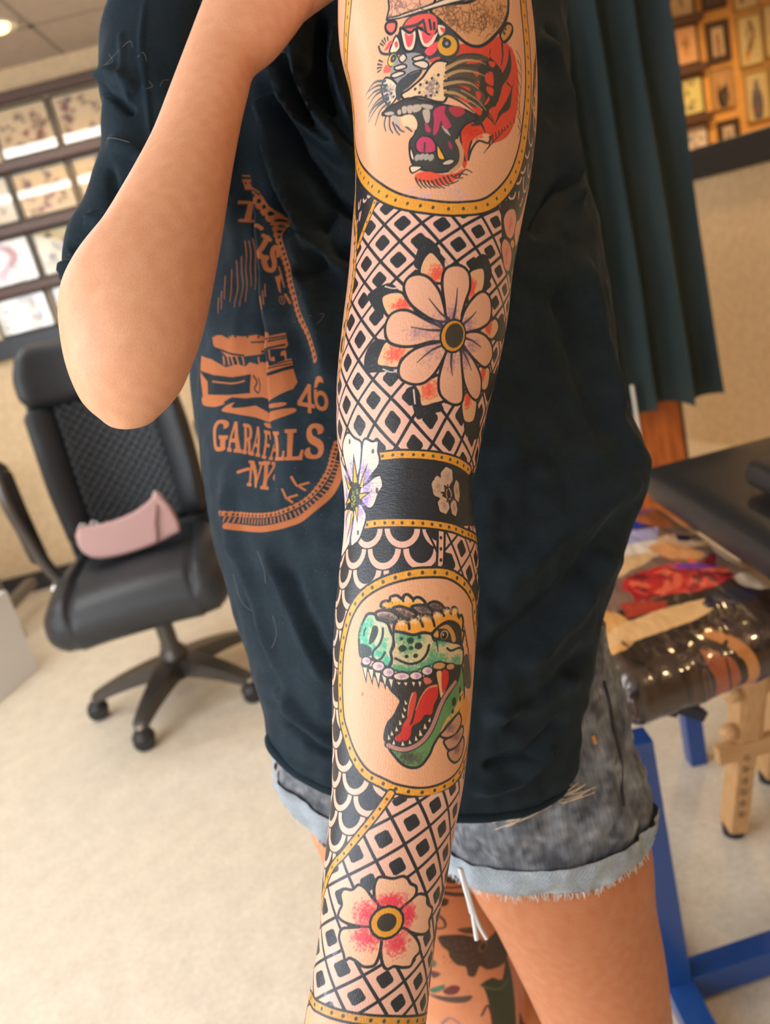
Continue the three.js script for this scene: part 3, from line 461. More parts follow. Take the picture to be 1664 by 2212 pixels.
// head shell
F(TA); A.shape([[448, -60], [425, 60], [416, 130], [500, 112], [600, 92], [690, 60], [720, -60]], '#d9a283', 4);
A.shape([[700, 62], [860, 22], [960, 8], [1100, -60], [1195, -60], [1205, 60], [1180, 150], [1120, 230], [1050, 290], [985, 303], [920, 275], [850, 212], [770, 142]], '#cd9161', 6);
A.shape([[416, 130], [520, 112], [700, 58], [900, 5], [1000, -40], [900, -40], [680, 36], [500, 98], [420, 116]], '#e2c6a6', 3);
const crackle = (pts, n, col, w) => A.clip(pts, () => { for (let k = 0; k < n; k++) { let x = lerp(pts[0][0], pts[Math.floor(pts.length / 2)][0], rnd()) + (rnd() - 0.5) * 160, y = lerp(pts[0][1], pts[Math.floor(pts.length / 2)][1], rnd()) + (rnd() - 0.5) * 160, P = [[x, y]], an = rnd() * 6.3; for (let i = 0; i < 4; i++) { an += (rnd() - 0.5) * 2; x += Math.cos(an) * 18; y += Math.sin(an) * 18; P.push([x, y]); } A.line(P, w, col, w * 0.5, true, 0.75); } });
crackle([[445, -40], [425, 60], [420, 115], [600, 85], [690, 50], [700, -40]], 46, '#7d5a50', 1.9);
crackle([[720, 70], [960, 20], [1190, -40], [1195, 60], [1170, 150], [1050, 280], [985, 295], [850, 205]], 150, '#6b4a34', 2);
for (const [x, y] of [[860, 100], [1060, 70], [950, 170], [1100, 130]]) A.shade([x, y], 22, 18, '#8c5a34', 70, 0.2, 2.4);
A.shape([[1155, 215], [1195, 155], [1228, 165], [1232, 205], [1205, 255], [1175, 275], [1158, 250]], '#c98d50', 5).dot([1185, 185], 4, 4, '#55452f').dot([1178, 215], 4, 4, '#55452f');
// ear, brow and forehead drops
A.shape([[402, 170], [420, 145], [470, 145], [468, 195], [440, 222], [410, 205]], '#e2665a', 5.5);
A.fill([[430, 330], [470, 250], [500, 190], [560, 110], [690, 82], [745, 120], [790, 160], [830, 185], [880, 260], [880, 340], [820, 390], [700, 400], [620, 350], [500, 360]], '#3b4044');
A.fill([[520, 190], [560, 120], [680, 88], [735, 118], [738, 190], [700, 230], [610, 190], [560, 210]], '#dd5650');
A.line([[530, 180], [600, 165], [650, 135]], 6, '#3b4044').line([[525, 205], [590, 215], [640, 185]], 6, '#3b4044').line([[655, 150], [665, 200], [670, 230]], 5, '#3b4044').line([[690, 130], [700, 190]], 5, '#3b4044').line([[720, 150], [722, 190]], 5, '#3b4044');
A.shape([[500, 185], [515, 290], [540, 335], [585, 325], [606, 250], [600, 190], [560, 215]], CREAM, 5).fill([[528, 215], [540, 290], [556, 308], [576, 285], [584, 220], [556, 232]], '#e0525a');
A.shape([[612, 180], [625, 270], [655, 312], [705, 305], [748, 230], [765, 140], [740, 200], [690, 230]], CREAM, 5).fill([[640, 200], [648, 262], [668, 285], [705, 255], [735, 190], [690, 230]], '#e0525a');
A.shape([[440, 300], [470, 235], [492, 260], [498, 310], [470, 345], [430, 345]], CREAM, 4).fill([[462, 280], [480, 270], [484, 300], [468, 312]], '#e0525a');
A.fill([[395, 330], [430, 270], [450, 275], [420, 320]], '#e0525a').line([[358, 305], [375, 345], [420, 355], [470, 350]], 5, '#3b4044');
A.fill([[745, 165], [790, 175], [785, 215], [755, 230]], CREAM).fill([[760, 180], [795, 190], [780, 215]], '#d8553f');
A.fill([[660, 330], [745, 270], [735, 330], [690, 365]], '#e0525a').fill([[690, 390], [760, 370], [740, 400], [700, 410]], '#cf5040');
A.dot([808, 298], 20, 21, '#d99a35').dot([802, 284], 9.5, 9.5, '#3b4044').dot([803, 285], 3.5, 3.5, '#9b9a90').fill([[775, 250], [800, 245], [796, 265]], '#3b4044');
A.dot([450, 390], 14, 15, '#3b4044').dot([448, 392], 11, 12, '#d9b052').dot([454, 382], 7.5, 8, '#3b4044').dot([454, 382], 2.5, 2.5, '#8b8d88');
A.fill([[388, 472], [405, 425], [425, 440], [442, 445], [432, 472]], '#de5d55');
for (const l of [[[395, 250], [405, 275]], [[380, 265], [400, 290]], [[370, 285], [390, 300]], [[360, 395], [385, 405]], [[352, 420], [380, 425]], [[350, 445], [380, 440]], [[352, 470], [375, 455]], [[415, 245], [420, 265]]]) A.line(l, 4, '#3b4044', 2);
// bridge of the nose, muzzle, nostril
A.fill([[430, 500], [445, 440], [490, 370], [600, 345], [690, 395], [640, 470], [560, 520], [500, 560], [440, 530]], '#8f8d8c');
for (const f of [[[490, 380], [520, 350], [540, 380], [510, 410]], [[460, 440], [520, 420], [540, 440], [480, 460]], [[440, 490], [500, 465], [530, 480], [460, 510]], [[580, 380], [640, 360], [660, 380], [600, 400]], [[585, 410], [650, 395], [685, 420], [660, 450], [600, 430]], [[500, 540], [560, 480], [640, 460], [540, 520]]]) A.shape(f, '#d8bfa6', 3);
A.shape([[385, 540], [400, 510], [440, 515], [480, 560], [478, 630], [430, 690], [395, 650], [375, 580]], '#e2c4a8', 4).shade([430, 600], 14, 18, '#77707c', 90, 0.3).fill([[470, 570], [520, 505], [640, 470], [565, 560], [515, 600], [500, 650], [478, 650]], '#3c4247');
A.shape([[508, 615], [560, 580], [640, 510], [690, 440], [735, 400], [790, 400], [812, 430], [802, 640], [740, 665], [620, 632], [540, 652], [515, 640]], '#e3bb90', 4.5).shade([700, 570], 18, 20, '#6b616c', 130, 0.3);
for (const [x, y] of [[597, 582], [630, 553], [672, 540], [707, 512], [748, 490], [625, 605], [665, 630], [740, 545], [738, 602], [700, 625]]) A.dot([x, y], 3, 3, '#3b3d48');
for (const [x, y] of [[395, 600], [410, 620], [420, 640], [440, 610], [455, 632], [430, 670]]) A.dot([x, y], 2.6, 2.6, '#3b3d48');
// whiskers
for (const l of [[[400, 530], [330, 540], [275, 620]], [[410, 560], [350, 560], [282, 605]], [[410, 590], [340, 620], [290, 700]], [[415, 620], [350, 660], [295, 740]], [[420, 650], [350, 700], [290, 800]], [[430, 670], [370, 720], [335, 820]], [[400, 575], [330, 600], [285, 650]], [[410, 640], [330, 700], [292, 765]], [[420, 690], [395, 730], [380, 760]]]) A.line(l, 6, '#4a545c', 2);
for (const l of [[[405, 760], [395, 810], [405, 858]], [[430, 765], [430, 830], [450, 870]], [[450, 800], [470, 850], [495, 882]], [[470, 810], [500, 850], [525, 862]], [[535, 825], [575, 860]]]) A.line(l, 4.5, '#4a5260', 2.5);
// open mouth
A.shape([[380, 742], [480, 672], [560, 642], [700, 668], [810, 690], [930, 720], [1000, 775], [925, 815], [880, 880], [872, 930], [895, 1000], [880, 1080], [800, 1122], [700, 1122], [600, 1092], [566, 1030], [560, 930], [592, 880], [602, 830], [580, 765], [510, 755], [430, 757]], '#3d3d3b', 4);
A.fill([[505, 765], [575, 750], [610, 800], [600, 850], [560, 830], [520, 820]], '#e6bd97');
for (const f of [[[395, 742], [440, 728], [460, 745], [420, 755]], [[480, 725], [500, 715], [505, 745], [485, 750]], [[510, 700], [540, 695], [540, 735], [515, 740]], [[545, 695], [575, 690], [575, 735], [550, 738]], [[580, 690], [635, 685], [630, 720], [585, 735]], [[640, 680], [710, 690], [700, 715], [650, 705]], [[645, 725], [690, 720], [690, 790], [665, 800]], [[440, 760], [480, 760], [500, 820], [470, 810]], [[770, 820], [800, 840], [830, 890], [790, 860]]]) A.fill(f, '#b3a191');
A.fill([[720, 720], [790, 690], [790, 740], [820, 790], [830, 830], [790, 840], [765, 790], [745, 860], [715, 880], [720, 790]], PLUM).fill([[820, 700], [900, 700], [920, 740], [870, 765], [830, 740]], '#a83846').fill([[660, 800], [690, 830], [700, 860], [670, 860]], PLUM);
A.shape([[600, 935], [640, 890], [700, 900], [732, 950], [722, 992], [660, 1002], [612, 988]], '#bb3c60', 3).line([[660, 935], [655, 1000]], 4, '#3d3d3b').fill([[815, 920], [840, 950], [835, 980], [815, 960]], '#9c3550');
A.shape([[566, 965], [580, 990], [592, 1045], [572, 1040], [562, 1000]], CREAM, 3).shape([[742, 945], [765, 980], [792, 1040], [750, 1038], [738, 990]], '#e0a23c', 3);
for (const [x, y] of [[610, 1030], [640, 1025], [670, 1025], [700, 1030]]) A.dot([x, y], 6, 8, '#a39a90');
A.shape([[772, 1065], [820, 1040], [855, 1050], [830, 1075], [785, 1080]], '#cdb79c', 3).line([[872, 920], [900, 990], [890, 1070], [830, 1125]], 9, '#c08e66').shape([[565, 1088], [640, 1088], [620, 1110], [575, 1130]], CREAM, 3);
A.fill([[600, 1140], [680, 1120], [770, 1140], [860, 1130], [905, 1105], [880, 1160], [820, 1195], [750, 1215], [680, 1190], [605, 1185]], '#df523c');
for (let k = 0; k < 12; k++) A.line([[600 + k * 26, 1165 + 18 * Math.sin(k * 0.5)], [615 + k * 28, 1200 + 14 * Math.sin(k * 0.45) - (k > 8 ? (k - 8) * 26 : 0)], [640 + k * 30, 1230 - (k > 5 ? (k - 5) * 17 : 0)]], 4, '#463b36', 1.5);
// right whiskers over the cheek
for (const [a, b] of [[[[805, 430], [880, 370], [960, 355], [1040, 370]], 1], [[[805, 445], [900, 400], [980, 395], [1060, 420]], 0], [[[800, 475], [900, 430], [1000, 440], [1080, 480]], 1], [[[795, 500], [880, 465], [980, 470], [1060, 500]], 0], [[[792, 530], [880, 510], [960, 520], [1030, 560]], 1], [[[790, 552], [880, 535], [960, 545], [1010, 580]], 0], [[[790, 575], [860, 565], [930, 590], [980, 640]], 1], [[[795, 605], [860, 610], [940, 650], [1040, 720]], 0], [[[795, 620], [850, 640], [930, 690], [1000, 750]], 1]]) { A.line(a, b ? 7 : 8.5, b ? '#3f3c35' : '#b08a5c', 1.5); }
A.line([[940, 640], [1040, 690], [1110, 790]], 4.5, '#3f3c35', 2).line([[900, 590], [1000, 650], [1060, 720]], 4, '#a37f55', 2);

// ---- elbow band, below it black ground with scales
F(EL); const bandTop = [[420, 520], [590, 522], [740, 508], [900, 508], [1100, 525], [1250, 562], [1330, 600], [1390, 650]], bandLow = [[380, 1145], [450, 1140], [600, 1122], [900, 1122], [1100, 1140], [1250, 1170], [1350, 1212], [1450, 1262], [1480, 1290]];
rows(1000, 1135); cA.save(); cA.clip(); cA.fillStyle = INK; cA.fillRect(0, 0, 1536, 2048); cA.restore();
A.fill([[300, 540], [740, 520], [1100, 540], [1300, 600], [1420, 660], [1400, 900], [1440, 1100], [1460, 1250], [1250, 1170], [900, 1120], [450, 1140], [260, 1140], [250, 700]], INK, false);
A.shade([900, 780], 60, 40, '#3f454e', 260, 0.14, 2.5);
rows(1135, 2170); cA.save(); cA.clip(); cA.fillStyle = INK; cA.fillRect(0, 0, 1536, 2048);
scales(A.chart([785, 1168]), [-8, 8], [0, 22]); cA.restore();
F(EL); A.fill([[1090, 1150], [1500, 1150], [1520, 1700], [1330, 1700], [1200, 1540], [1085, 1500]], PINKSKIN, false);
lattice([[0, 0, 1320, 1350], [1, 0, 1395, 1225], [0, 1, 1390, 1580], [1, 1, 1450, 1440], [-1, 0, 1225, 1480]], [-1, 3], [-1, 3], 0.5, 4.5);
A.fill([[1160, 1380], [1230, 1400], [1260, 1480], [1230, 1530], [1170, 1520]], INK, false).fill([[1110, 1190], [1160, 1190], [1155, 1500], [1105, 1500]], '#e3b090', false).line([[1105, 1190], [1098, 1500]], 5).line([[1168, 1190], [1160, 1500]], 5);
for (const y of [1255, 1355, 1455]) A.dot([1135, y], 3, 3.6);
A.band(bandTop, 17, 20, 3.4); A.band(bandLow, 14, 19, 3.2);
for (const [x, y, rx, ry, a] of [[1190, 705, 15, 17, 0], [1112, 800, 14, 18, 0], [1278, 838, 9, 19, 0], [1162, 962, 13, 16, 0], [1254, 985, 9, 16, 0]]) { const q = A.chart([x, y]), o = []; for (let k = 0; k < 24; k++) { const an = k / 24 * 6.283, w = 1 + 0.07 * Math.sin(an * 6); o.push([q[0] + Math.cos(an) * rx * w * A.u, q[1] + Math.sin(an) * ry * w * A.u]); } A.fillQ(o, '#c7a68a'); A.shade([x, y], rx * 0.5, ry * 0.5, '#a3827c', 30, 0.25); }
A.dot([1205, 860], 10, 12, INK).dot([1208, 862], 8, 11, '#b59272').dot([1206, 862], 5, 8, INK);
for (const l of [[[1195, 780], [1200, 830]], [[1170, 850], [1140, 850]], [[1225, 820], [1245, 780]], [[1200, 900], [1190, 930]], [[1225, 890], [1240, 920]]]) A.line(l, 3, INK);
A.shade([1370, 830], 10, 20, '#3d5a3a', 40, 0.35);
// lilac star blossom at the inner elbow
F(PF); const lil = [[[150, 320], [200, 140], [260, 110], [340, 190], [430, 240], [452, 330], [440, 640], [330, 930], [240, 780], [170, 520]], [[460, 330], [505, 205], [620, 245], [720, 240], [715, 400], [742, 520], [720, 640], [600, 800], [500, 930], [400, 930], [432, 640]], [[540, 910], [640, 820], [740, 780], [775, 830], [792, 960], [720, 1090], [650, 1270], [570, 1318], [480, 1235], [420, 1120], [440, 980]], [[430, 1240], [500, 1340], [530, 1440], [490, 1610], [420, 1800], [350, 1880], [285, 1910], [280, 1700], [320, 1350]], [[170, 1400], [280, 1330], [325, 1420], [278, 1750], [240, 1920], [130, 2080], [130, 1700]], [[90, 500], [170, 640], [270, 920], [250, 1100], [190, 1340], [150, 1000]]];
for (const p of lil) A.shape(p, '#dfc6b6', 4.5);
for (const [x, y, rx, ry] of [[300, 680, 12, 22], [470, 720, 12, 24], [560, 1000, 18, 14], [520, 1180, 12, 12], [430, 1350, 12, 22], [290, 1600, 8, 30], [220, 800, 10, 18], [210, 1500, 8, 26], [540, 780, 10, 14], [220, 1120, 8, 16]]) A.shade([x, y], rx, ry, LAV, 150, 0.28, 1.8);
A.dot([340, 1130], 15, 29, '#39433f');
for (const [tip, b0, b1] of [[[320, 420], [305, 910], [400, 900]], [[555, 580], [415, 960], [480, 990]], [[608, 1045], [410, 1070], [430, 1190]], [[385, 1570], [340, 1300], [405, 1290]], [[200, 1880], [290, 1400], [335, 1410]], [[172, 760], [240, 1020], [300, 980]], [[190, 1270], [250, 1130], [280, 1230]], [[190, 1560], [240, 1330], [280, 1340]]]) { A.fill([tip, b0, b1], '#39433f', false); const m = (p) => [lerp(p[0], (b0[0] + b1[0]) / 2, 0.32), lerp(p[1], (b0[1] + b1[1]) / 2, 0.32)], c = (p) => [lerp(p[0], (b0[0] + b1[0]) / 2, 0.4), lerp(p[1], (b0[1] + b1[1]) / 2, 0.4) - 0]; A.fill([m(tip), c(b0), c(b1)], '#e8aa42', false); }
for (const [x, y] of [[320, 1080], [380, 1050], [300, 1150], [345, 1160], [300, 1260], [330, 1230]]) A.dot([x, y], 3.4, 5, '#a8aa55').dot([x, y], 1.8, 3, '#39433f');
for (const [x, y] of [[262, 250], [632, 405], [697, 1030], [395, 1700]]) A.dot([x, y], 3.2, 5.4, '#4b4f50');

// ---- the dinosaur in its ring
F(DN); const ring = [[1440, 560], [1435, 430], [1385, 305], [1300, 215], [1180, 158], [1000, 152], [850, 168], [650, 222], [480, 312], [370, 425], [292, 600], [242, 850], [228, 1080], [228, 1220], [240, 1450], [275, 1600], [340, 1790], [450, 1955], [600, 2042], [720, 2095], [900, 2128], [1050, 2118], [1200, 2058], [1280, 1985], [1330, 1890], [1385, 1640], [1425, 1300], [1445, 900]];
A.fill(ring, '#dea27a'); A.band([...ring, ...ring.slice(0, 2)], 14.5, 25.5, 3.6);
A.dot([430, 1245], 3, 4, '#b06a3c', 0.8).dot([690, 1440], 2, 2, '#c98258', 0.6).dot([1195, 385], 4, 5, '#c08a52', 0.4);
F(D2); // lower jaw, mouth, tongue
A.shape([[1440, -60], [1490, 60], [1505, 250], [1500, 450], [1440, 580], [1300, 740], [1190, 880], [1110, 1010], [1060, 1130], [950, 1270], [840, 1300], [720, 1260], [620, 1160], [540, 1040], [680, 1080], [820, 1060], [980, 960], [1100, 780], [1220, 500], [1380, 220]], '#5f8653', 5);
A.fill([[1495, 330], [1490, 450], [1430, 570], [1290, 720], [1210, 850], [1200, 830], [1290, 650], [1400, 500], [1460, 330]], '#d09a5c').shade([860, 1180], 22, 12, '#4b5040', 150, 0.28).shade([760, 1150], 16, 14, '#3c3f36', 120, 0.3).shade([1330, 480], 12, 30, '#3d7a44', 120, 0.28);
A.shape([[190, -40], [620, 140], [960, 150], [1100, 50], [1240, 20], [1440, -10], [1430, 150], [1380, 225], [1220, 430], [1130, 620], [1040, 790], [960, 900], [820, 990], [660, 1015], [500, 960], [488, 850], [530, 720], [600, 640], [660, 520], [690, 440], [640, 370], [575, 310], [520, 230], [400, 150]], '#2e2b29', 5);
A.fill([[1160, 235], [1050, 258], [960, 370], [900, 480], [870, 620], [830, 740], [720, 740], [690, 840], [615, 910], [640, 955], [760, 950], [815, 880], [835, 770], [940, 700], [1000, 620], [1085, 610], [1120, 480], [1165, 380]], '#bf2e2a').fill([[885, 330], [840, 335], [800, 470], [780, 640], [725, 740], [790, 760], [850, 600], [890, 420]], '#c34034');
A.line([[925, 420], [870, 560], [830, 720]], 5, '#2e2b29', 2).line([[1150, 245], [1040, 275], [950, 390], [880, 560]], 4, '#cf8a5c', 1).line([[840, 345], [800, 470], [775, 640]], 3, '#cf8a6c', 1);
A.fill([[1150, 80], [1210, 60], [1220, 200], [1262, 300], [1210, 408], [1180, 260]], '#d8a266').fill([[1222, 60], [1292, 45], [1302, 180], [1240, 335], [1215, 250]], '#bf2f27').fill([[990, 140], [1060, 150], [1090, 200], [1020, 230], [985, 190]], '#c4644a');
A.line([[1390, 200], [1280, 350], [1200, 500], [1090, 780], [970, 950], [820, 1045], [680, 1060], [520, 1000]], 12.5, INK).line([[1390, 200], [1280, 350], [1200, 500], [1090, 780], [970, 950], [820, 1045], [680, 1062], [530, 1010]], 8.5, '#b07c70');
const tooth = (x, y, w, h, an) => { const c = Math.cos(an), s = Math.sin(an), R = (a, b) => [x + a * c - b * s, y + a * s + b * c]; A.fill([R(-w * 0.75, h * 0.62), R(0, -h * 0.95), R(w * 0.75, h * 0.62)], INK, false).fill([R(-w * 0.45, h * 0.5), R(0, -h * 0.55), R(w * 0.45, h * 0.5)], '#dcc096', false); };
for (const [x, y, w, h, a] of [[1062, 680, 40, 60, 0.25], [1000, 765, 52, 72, -0.1], [940, 850, 56, 80, -0.15], [885, 920, 46, 64, -0.2], [805, 965, 44, 56, -0.2], [715, 985, 50, 60, -0.1], [600, 970, 44, 60, 0], [535, 905, 40, 66, -0.15], [575, 855, 44, 60, -0.1], [635, 800, 46, 60, -0.15], [680, 715, 46, 66, -0.2], [715, 625, 44, 70, -0.35], [735, 545, 42, 64, -0.5], [750, 455, 38, 66, -0.35]]) tooth(x, y, w, h, a);
for (const [x0, x1, y, ax, ay] of [[192, 268, 0, 246, 220], [262, 352, 25, 326, 244], [345, 440, 65, 408, 292], [435, 520, 100, 492, 302], [520, 602, 150, 577, 315], [628, 702, 188, 664, 258], [716, 792, 192, 752, 272], [822, 884, 186, 858, 286], [905, 965, 180, 935, 300]]) { A.fill([[x0, y], [x1, y + 10], [ax, ay]], INK, false); const m = (x0 + x1) / 2; A.fill([[lerp(x0, m, 0.32), y + 8], [lerp(x1, m, 0.32), y + 16], [lerp(ax, m, 0.28), lerp(ay, y, 0.28)]], '#e2c8a2', false); }
for (const [x, y, rx, ry] of [[1375, 450, 6, 9], [1450, 300, 3, 7], [1452, 410, 3, 6], [1355, 575, 3, 5], [1480, 362, 1.6, 2.6]]) A.dot([x, y], rx, ry, '#23301f');
A.fill([[1440, 590], [1525, 380], [1560, 520], [1520, 760], [1470, 700]], '#d98f38');
for (const s of [[[1195, 880], [1300, 760], [1430, 600], [1470, 700], [1405, 850], [1290, 918]], [[1250, 945], [1390, 870], [1480, 760], [1492, 850], [1425, 1000], [1320, 1070], [1265, 1020]], [[1298, 1090], [1410, 1030], [1490, 900], [1502, 1010], [1462, 1160], [1390, 1232], [1320, 1190]]]) A.shape(s, '#c08b6c', 4.5);
for (const [x, y] of [[1330, 790], [1400, 910], [1420, 1060]]) A.shade([x, y], 12, 9, '#7d5560', 90, 0.25);
F(D1); // snout, eye, brow plates
A.shape([[250, 350], [300, 328], [362, 345], [385, 400], [440, 418], [520, 455], [562, 560], [600, 640], [590, 740], [562, 830], [575, 920], [530, 1010], [430, 950], [330, 920], [250, 890], [180, 880], [160, 800], [153, 640], [168, 540], [205, 440]], '#c3c39c', 5.5);
for (const [x, y, rx, ry, n] of [[210, 600, 12, 26, 170], [230, 520, 8, 16, 80], [300, 450, 9, 12, 60], [400, 850, 12, 10, 80], [470, 760, 8, 22, 90], [500, 930, 9, 12, 90], [250, 700, 12, 10, 80], [340, 770, 12, 12, 70]]) A.shade([x, y], rx, ry, '#2fae84', n, 0.28);
A.fill([[165, 720], [300, 760], [310, 860], [250, 880], [180, 870]], '#30403e').fill([[310, 560], [335, 488], [390, 498], [397, 580], [350, 680], [290, 725], [285, 660]], '#2b3436');
A.line([[460, 520], [455, 620], [410, 735], [345, 800], [328, 880], [380, 932], [445, 900], [485, 830]], 4.5).line([[215, 610], [220, 560], [240, 520]], 3);
A.shape([[600, 570], [720, 580], [850, 610], [980, 580], [1080, 590], [1130, 680], [1260, 680], [1450, 720], [1492, 800], [1485, 960], [1440, 1000], [1250, 965], [1160, 950], [960, 1030], [820, 1080], [640, 1060], [545, 1010], [575, 920], [562, 830], [600, 740]], '#c6b084', 5);
for (const [x, y, rx, ry, n] of [[720, 640, 16, 12, 120], [800, 760, 18, 24, 200], [900, 650, 16, 10, 90], [640, 1020, 18, 8, 110], [800, 1050, 24, 8, 130], [960, 990, 22, 8, 110], [1100, 860, 10, 22, 120], [1200, 700, 16, 8, 100], [1200, 900, 18, 10, 120], [1400, 920, 16, 10, 140], [1080, 950, 14, 8, 80]]) A.shade([x, y], rx, ry, '#43936a', n, 0.26);
for (const [x, y, r] of [[812, 675, 6.8], [712, 778, 7.6], [918, 745, 7.4], [820, 772, 4.4], [700, 652, 3.4], [930, 630, 3.6], [765, 880, 3.8], [880, 872, 4.8]]) A.dot([x, y], r, r, '#27362f');
A.line([[620, 905], [740, 960], [830, 975], [940, 940], [1020, 850], [1055, 735]], 5).line([[590, 740], [562, 820], [575, 920], [550, 1000], [490, 1015]], 5).line([[1100, 600], [1150, 690], [1170, 825]], 4.5, INK, 1.5).line([[1285, 775], [1340, 805], [1440, 768], [1492, 800]], 4.5);
A.shape([[435, 235], [450, 185], [500, 168], [545, 165], [560, 115], [640, 98], [710, 140], [740, 90], [790, 90], [850, 140], [900, 118], [960, 140], [1005, 195], [960, 225], [850, 232], [800, 252], [650, 235], [580, 268], [500, 265]], '#e4b078', 5.5);
A.line([[545, 165], [580, 200]], 4.5).line([[712, 120], [722, 170]], 4.5).line([[850, 130], [850, 170]], 4.5); for (const x of [540, 620, 700, 780, 850]) A.shade([x, 225], 12, 6, '#e39a22', 50, 0.35);
for (const s of [[[365, 325], [440, 288], [560, 298], [665, 372], [640, 420], [560, 440], [480, 400], [400, 395]], [[590, 262], [680, 238], [800, 278], [895, 342], [820, 375], [770, 400], [700, 365], [640, 312]], [[830, 250], [900, 222], [1000, 228], [1082, 280], [1092, 340], [980, 345], [910, 322]], [[1040, 215], [1120, 176], [1200, 205], [1240, 262], [1160, 300], [1090, 275]]]) A.shape(s, '#bd9480', 5.5);
for (const [x, y] of [[480, 370], [560, 410], [700, 310], [780, 370], [960, 270], [1020, 310], [1130, 230], [1160, 265]]) A.shade([x, y], 14, 8, '#4a3f3c', 70, 0.28);
A.shape([[600, 505], [620, 450], [660, 415], [720, 410], [775, 445], [805, 400], [860, 385], [925, 405], [950, 368], [1010, 350], [1075, 382], [1100, 332], [1160, 303], [1222, 325], [1250, 272], [1300, 263], [1332, 312], [1360, 250], [1410, 270], [1432, 365], [1470, 350], [1492, 430], [1482, 540], [1502, 560], [1490, 660], [1462, 740], [1462, 600], [1440, 500], [1380, 445], [1300, 432], [1220, 465], [1140, 530], [1080, 585], [980, 572], [850, 602], [720, 572], [610, 552]], '#dd9436', 5.5);
for (const l of [[[775, 430], [795, 470], [800, 525]], [[930, 400], [955, 440], [975, 495]], [[1085, 370], [1110, 430], [1125, 490]], [[1225, 310], [1246, 358]], [[1335, 295], [1340, 330]], [[1432, 350], [1440, 385]]]) A.line(l, 5);
for (const [x, y] of [[700, 445], [860, 425], [1010, 390], [1160, 345], [1290, 300], [1390, 300]]) A.shade([x, y], 10, 6, '#e6bd88', 50, 0.3);
A.shape([[1092, 590], [1150, 525], [1240, 455], [1340, 442], [1412, 490], [1445, 590], [1445, 690], [1380, 705], [1270, 672], [1190, 662], [1130, 645]], '#3a3529', 4).fill([[1180, 520], [1280, 470], [1360, 540], [1395, 640], [1390, 690], [1350, 690], [1330, 600], [1270, 530]], '#c08a50').fill([[1110, 610], [1160, 545], [1175, 600], [1160, 640]], '#c99058').dot([1250, 605], 11, 12, '#2a251f').dot([1250, 605], 9, 10, '#c2975e').dot([1248, 612], 6.5, 8, '#2a251f').dot([1235, 600], 2, 2.4, '#d8b88a');
for (const [x, y, rx, ry, c] of [[245, 938, 9, 8, 0], [400, 1005, 11.5, 9, 0.5], [530, 1085, 10, 8.5, 0.4], [700, 1135, 14.5, 7, 0], [885, 1128, 11, 7.2, -0.1], [1030, 1065, 10, 8, -0.4], [1185, 1000, 13, 7, -0.1], [1330, 1012, 10, 6, 0.1]]) { A.dot([x, y], rx + 2.4, ry + 2.6, INK).dot([x, y], rx, ry, x > 1100 ? '#c18a58' : '#dfbfae'); if (x < 1100) A.shade([x + 18, y], rx * 0.5, ry * 0.6, '#a884ac', 40, 0.25); }
for (let k = 0; k < 5; k++) A.line([[1500 + k * 8, 480 + k * 60], [1530 + k * 10, 620 + k * 60], [1540 + k * 8, 760 + k * 70]], 2.6, '#4a4038', 1);
A.fill([[1500, 900], [1560, 880], [1590, 1248], [1510, 1248]], '#4b473a').line([[1590, 860], [1600, 1240]], 2.5);

// ---- lower forearm
F(WR); A.fill([[880, 190], [1100, 175], [1330, 120], [1480, 0], [1520, 0], [1500, 300], [1300, 1300], [1200, 2212], [1160, 2180], [700, 2190], [300, 2120], [100, 1990], [60, 1700], [150, 1400], [215, 1080], [300, 860], [560, 530]], PINKSKIN, false);
cA.save(); A.path(A.curve([[880, 190], [1100, 175], [1330, 120], [1480, 0], [1560, 0], [1520, 300], [1330, 1300], [1230, 2212], [1160, 2180], [700, 2190], [300, 2120], [100, 1990], [40, 1700], [120, 1400], [195, 1080], [300, 860], [560, 530]], true, false)); cA.clip();
lattice([[0, 0, 795, 565], [1, 0, 1035, 415], [2, 0, 1245, 225], [0, 1, 905, 800], [1, 1, 1140, 640], [2, 1, 1315, 460], [1, 2, 1215, 855], [1, 3, 1275, 1050], [-1, 0, 555, 690], [-1, 1, 655, 930], [-2, 1, 395, 1050], [-3, 1, 245, 1150], [-3, 2, 310, 1430], [-3, 3, 420, 1710], [-3, 4, 540, 1960], [-4, 3, 215, 1830], [-2, 4, 800, 1810], [-2, 5, 915, 2030], [-1, 5, 1100, 1820], [0, 4, 1170, 1440]], [-6, 5], [-3, 9], 0.47, 6);
cA.restore();
A.band([[850, 140], [700, 350], [560, 520], [430, 680], [300, 850], [215, 1040], [180, 1200]], 12.5, 23, 2.8, '#e0932e', 3.4);
const pink = [[[740, 1150], [700, 1030], [715, 930], [760, 890], [870, 905], [955, 885], [1000, 905], [1030, 950], [1075, 975], [1080, 1030], [1040, 1100], [950, 1180]], [[940, 1190], [1020, 1110], [1090, 1050], [1140, 1045], [1175, 1065], [1180, 1130], [1222, 1170], [1217, 1220], [1195, 1280], [1197, 1350], [1160, 1400], [1090, 1405], [1010, 1380], [940, 1340]], [[940, 1350], [1040, 1400], [1100, 1480], [1110, 1560], [1060, 1620], [1030, 1690], [960, 1705], [880, 1695], [820, 1720], [780, 1680], [760, 1570], [770, 1440]], [[762, 1440], [755, 1560], [720, 1660], [680, 1695], [600, 1695], [540, 1650], [480, 1620], [440, 1640], [425, 1580], [400, 1500], [385, 1430], [410, 1360], [500, 1345], [690, 1340]], [[690, 1330], [560, 1332], [440, 1300], [380, 1250], [385, 1200], [410, 1140], [400, 1050], [430, 1000], [500, 1005], [560, 962], [620, 990], [680, 1070], [740, 1150], [700, 1250]]];
for (const p of pink) A.shape(p, '#e4b08e', 5.5);
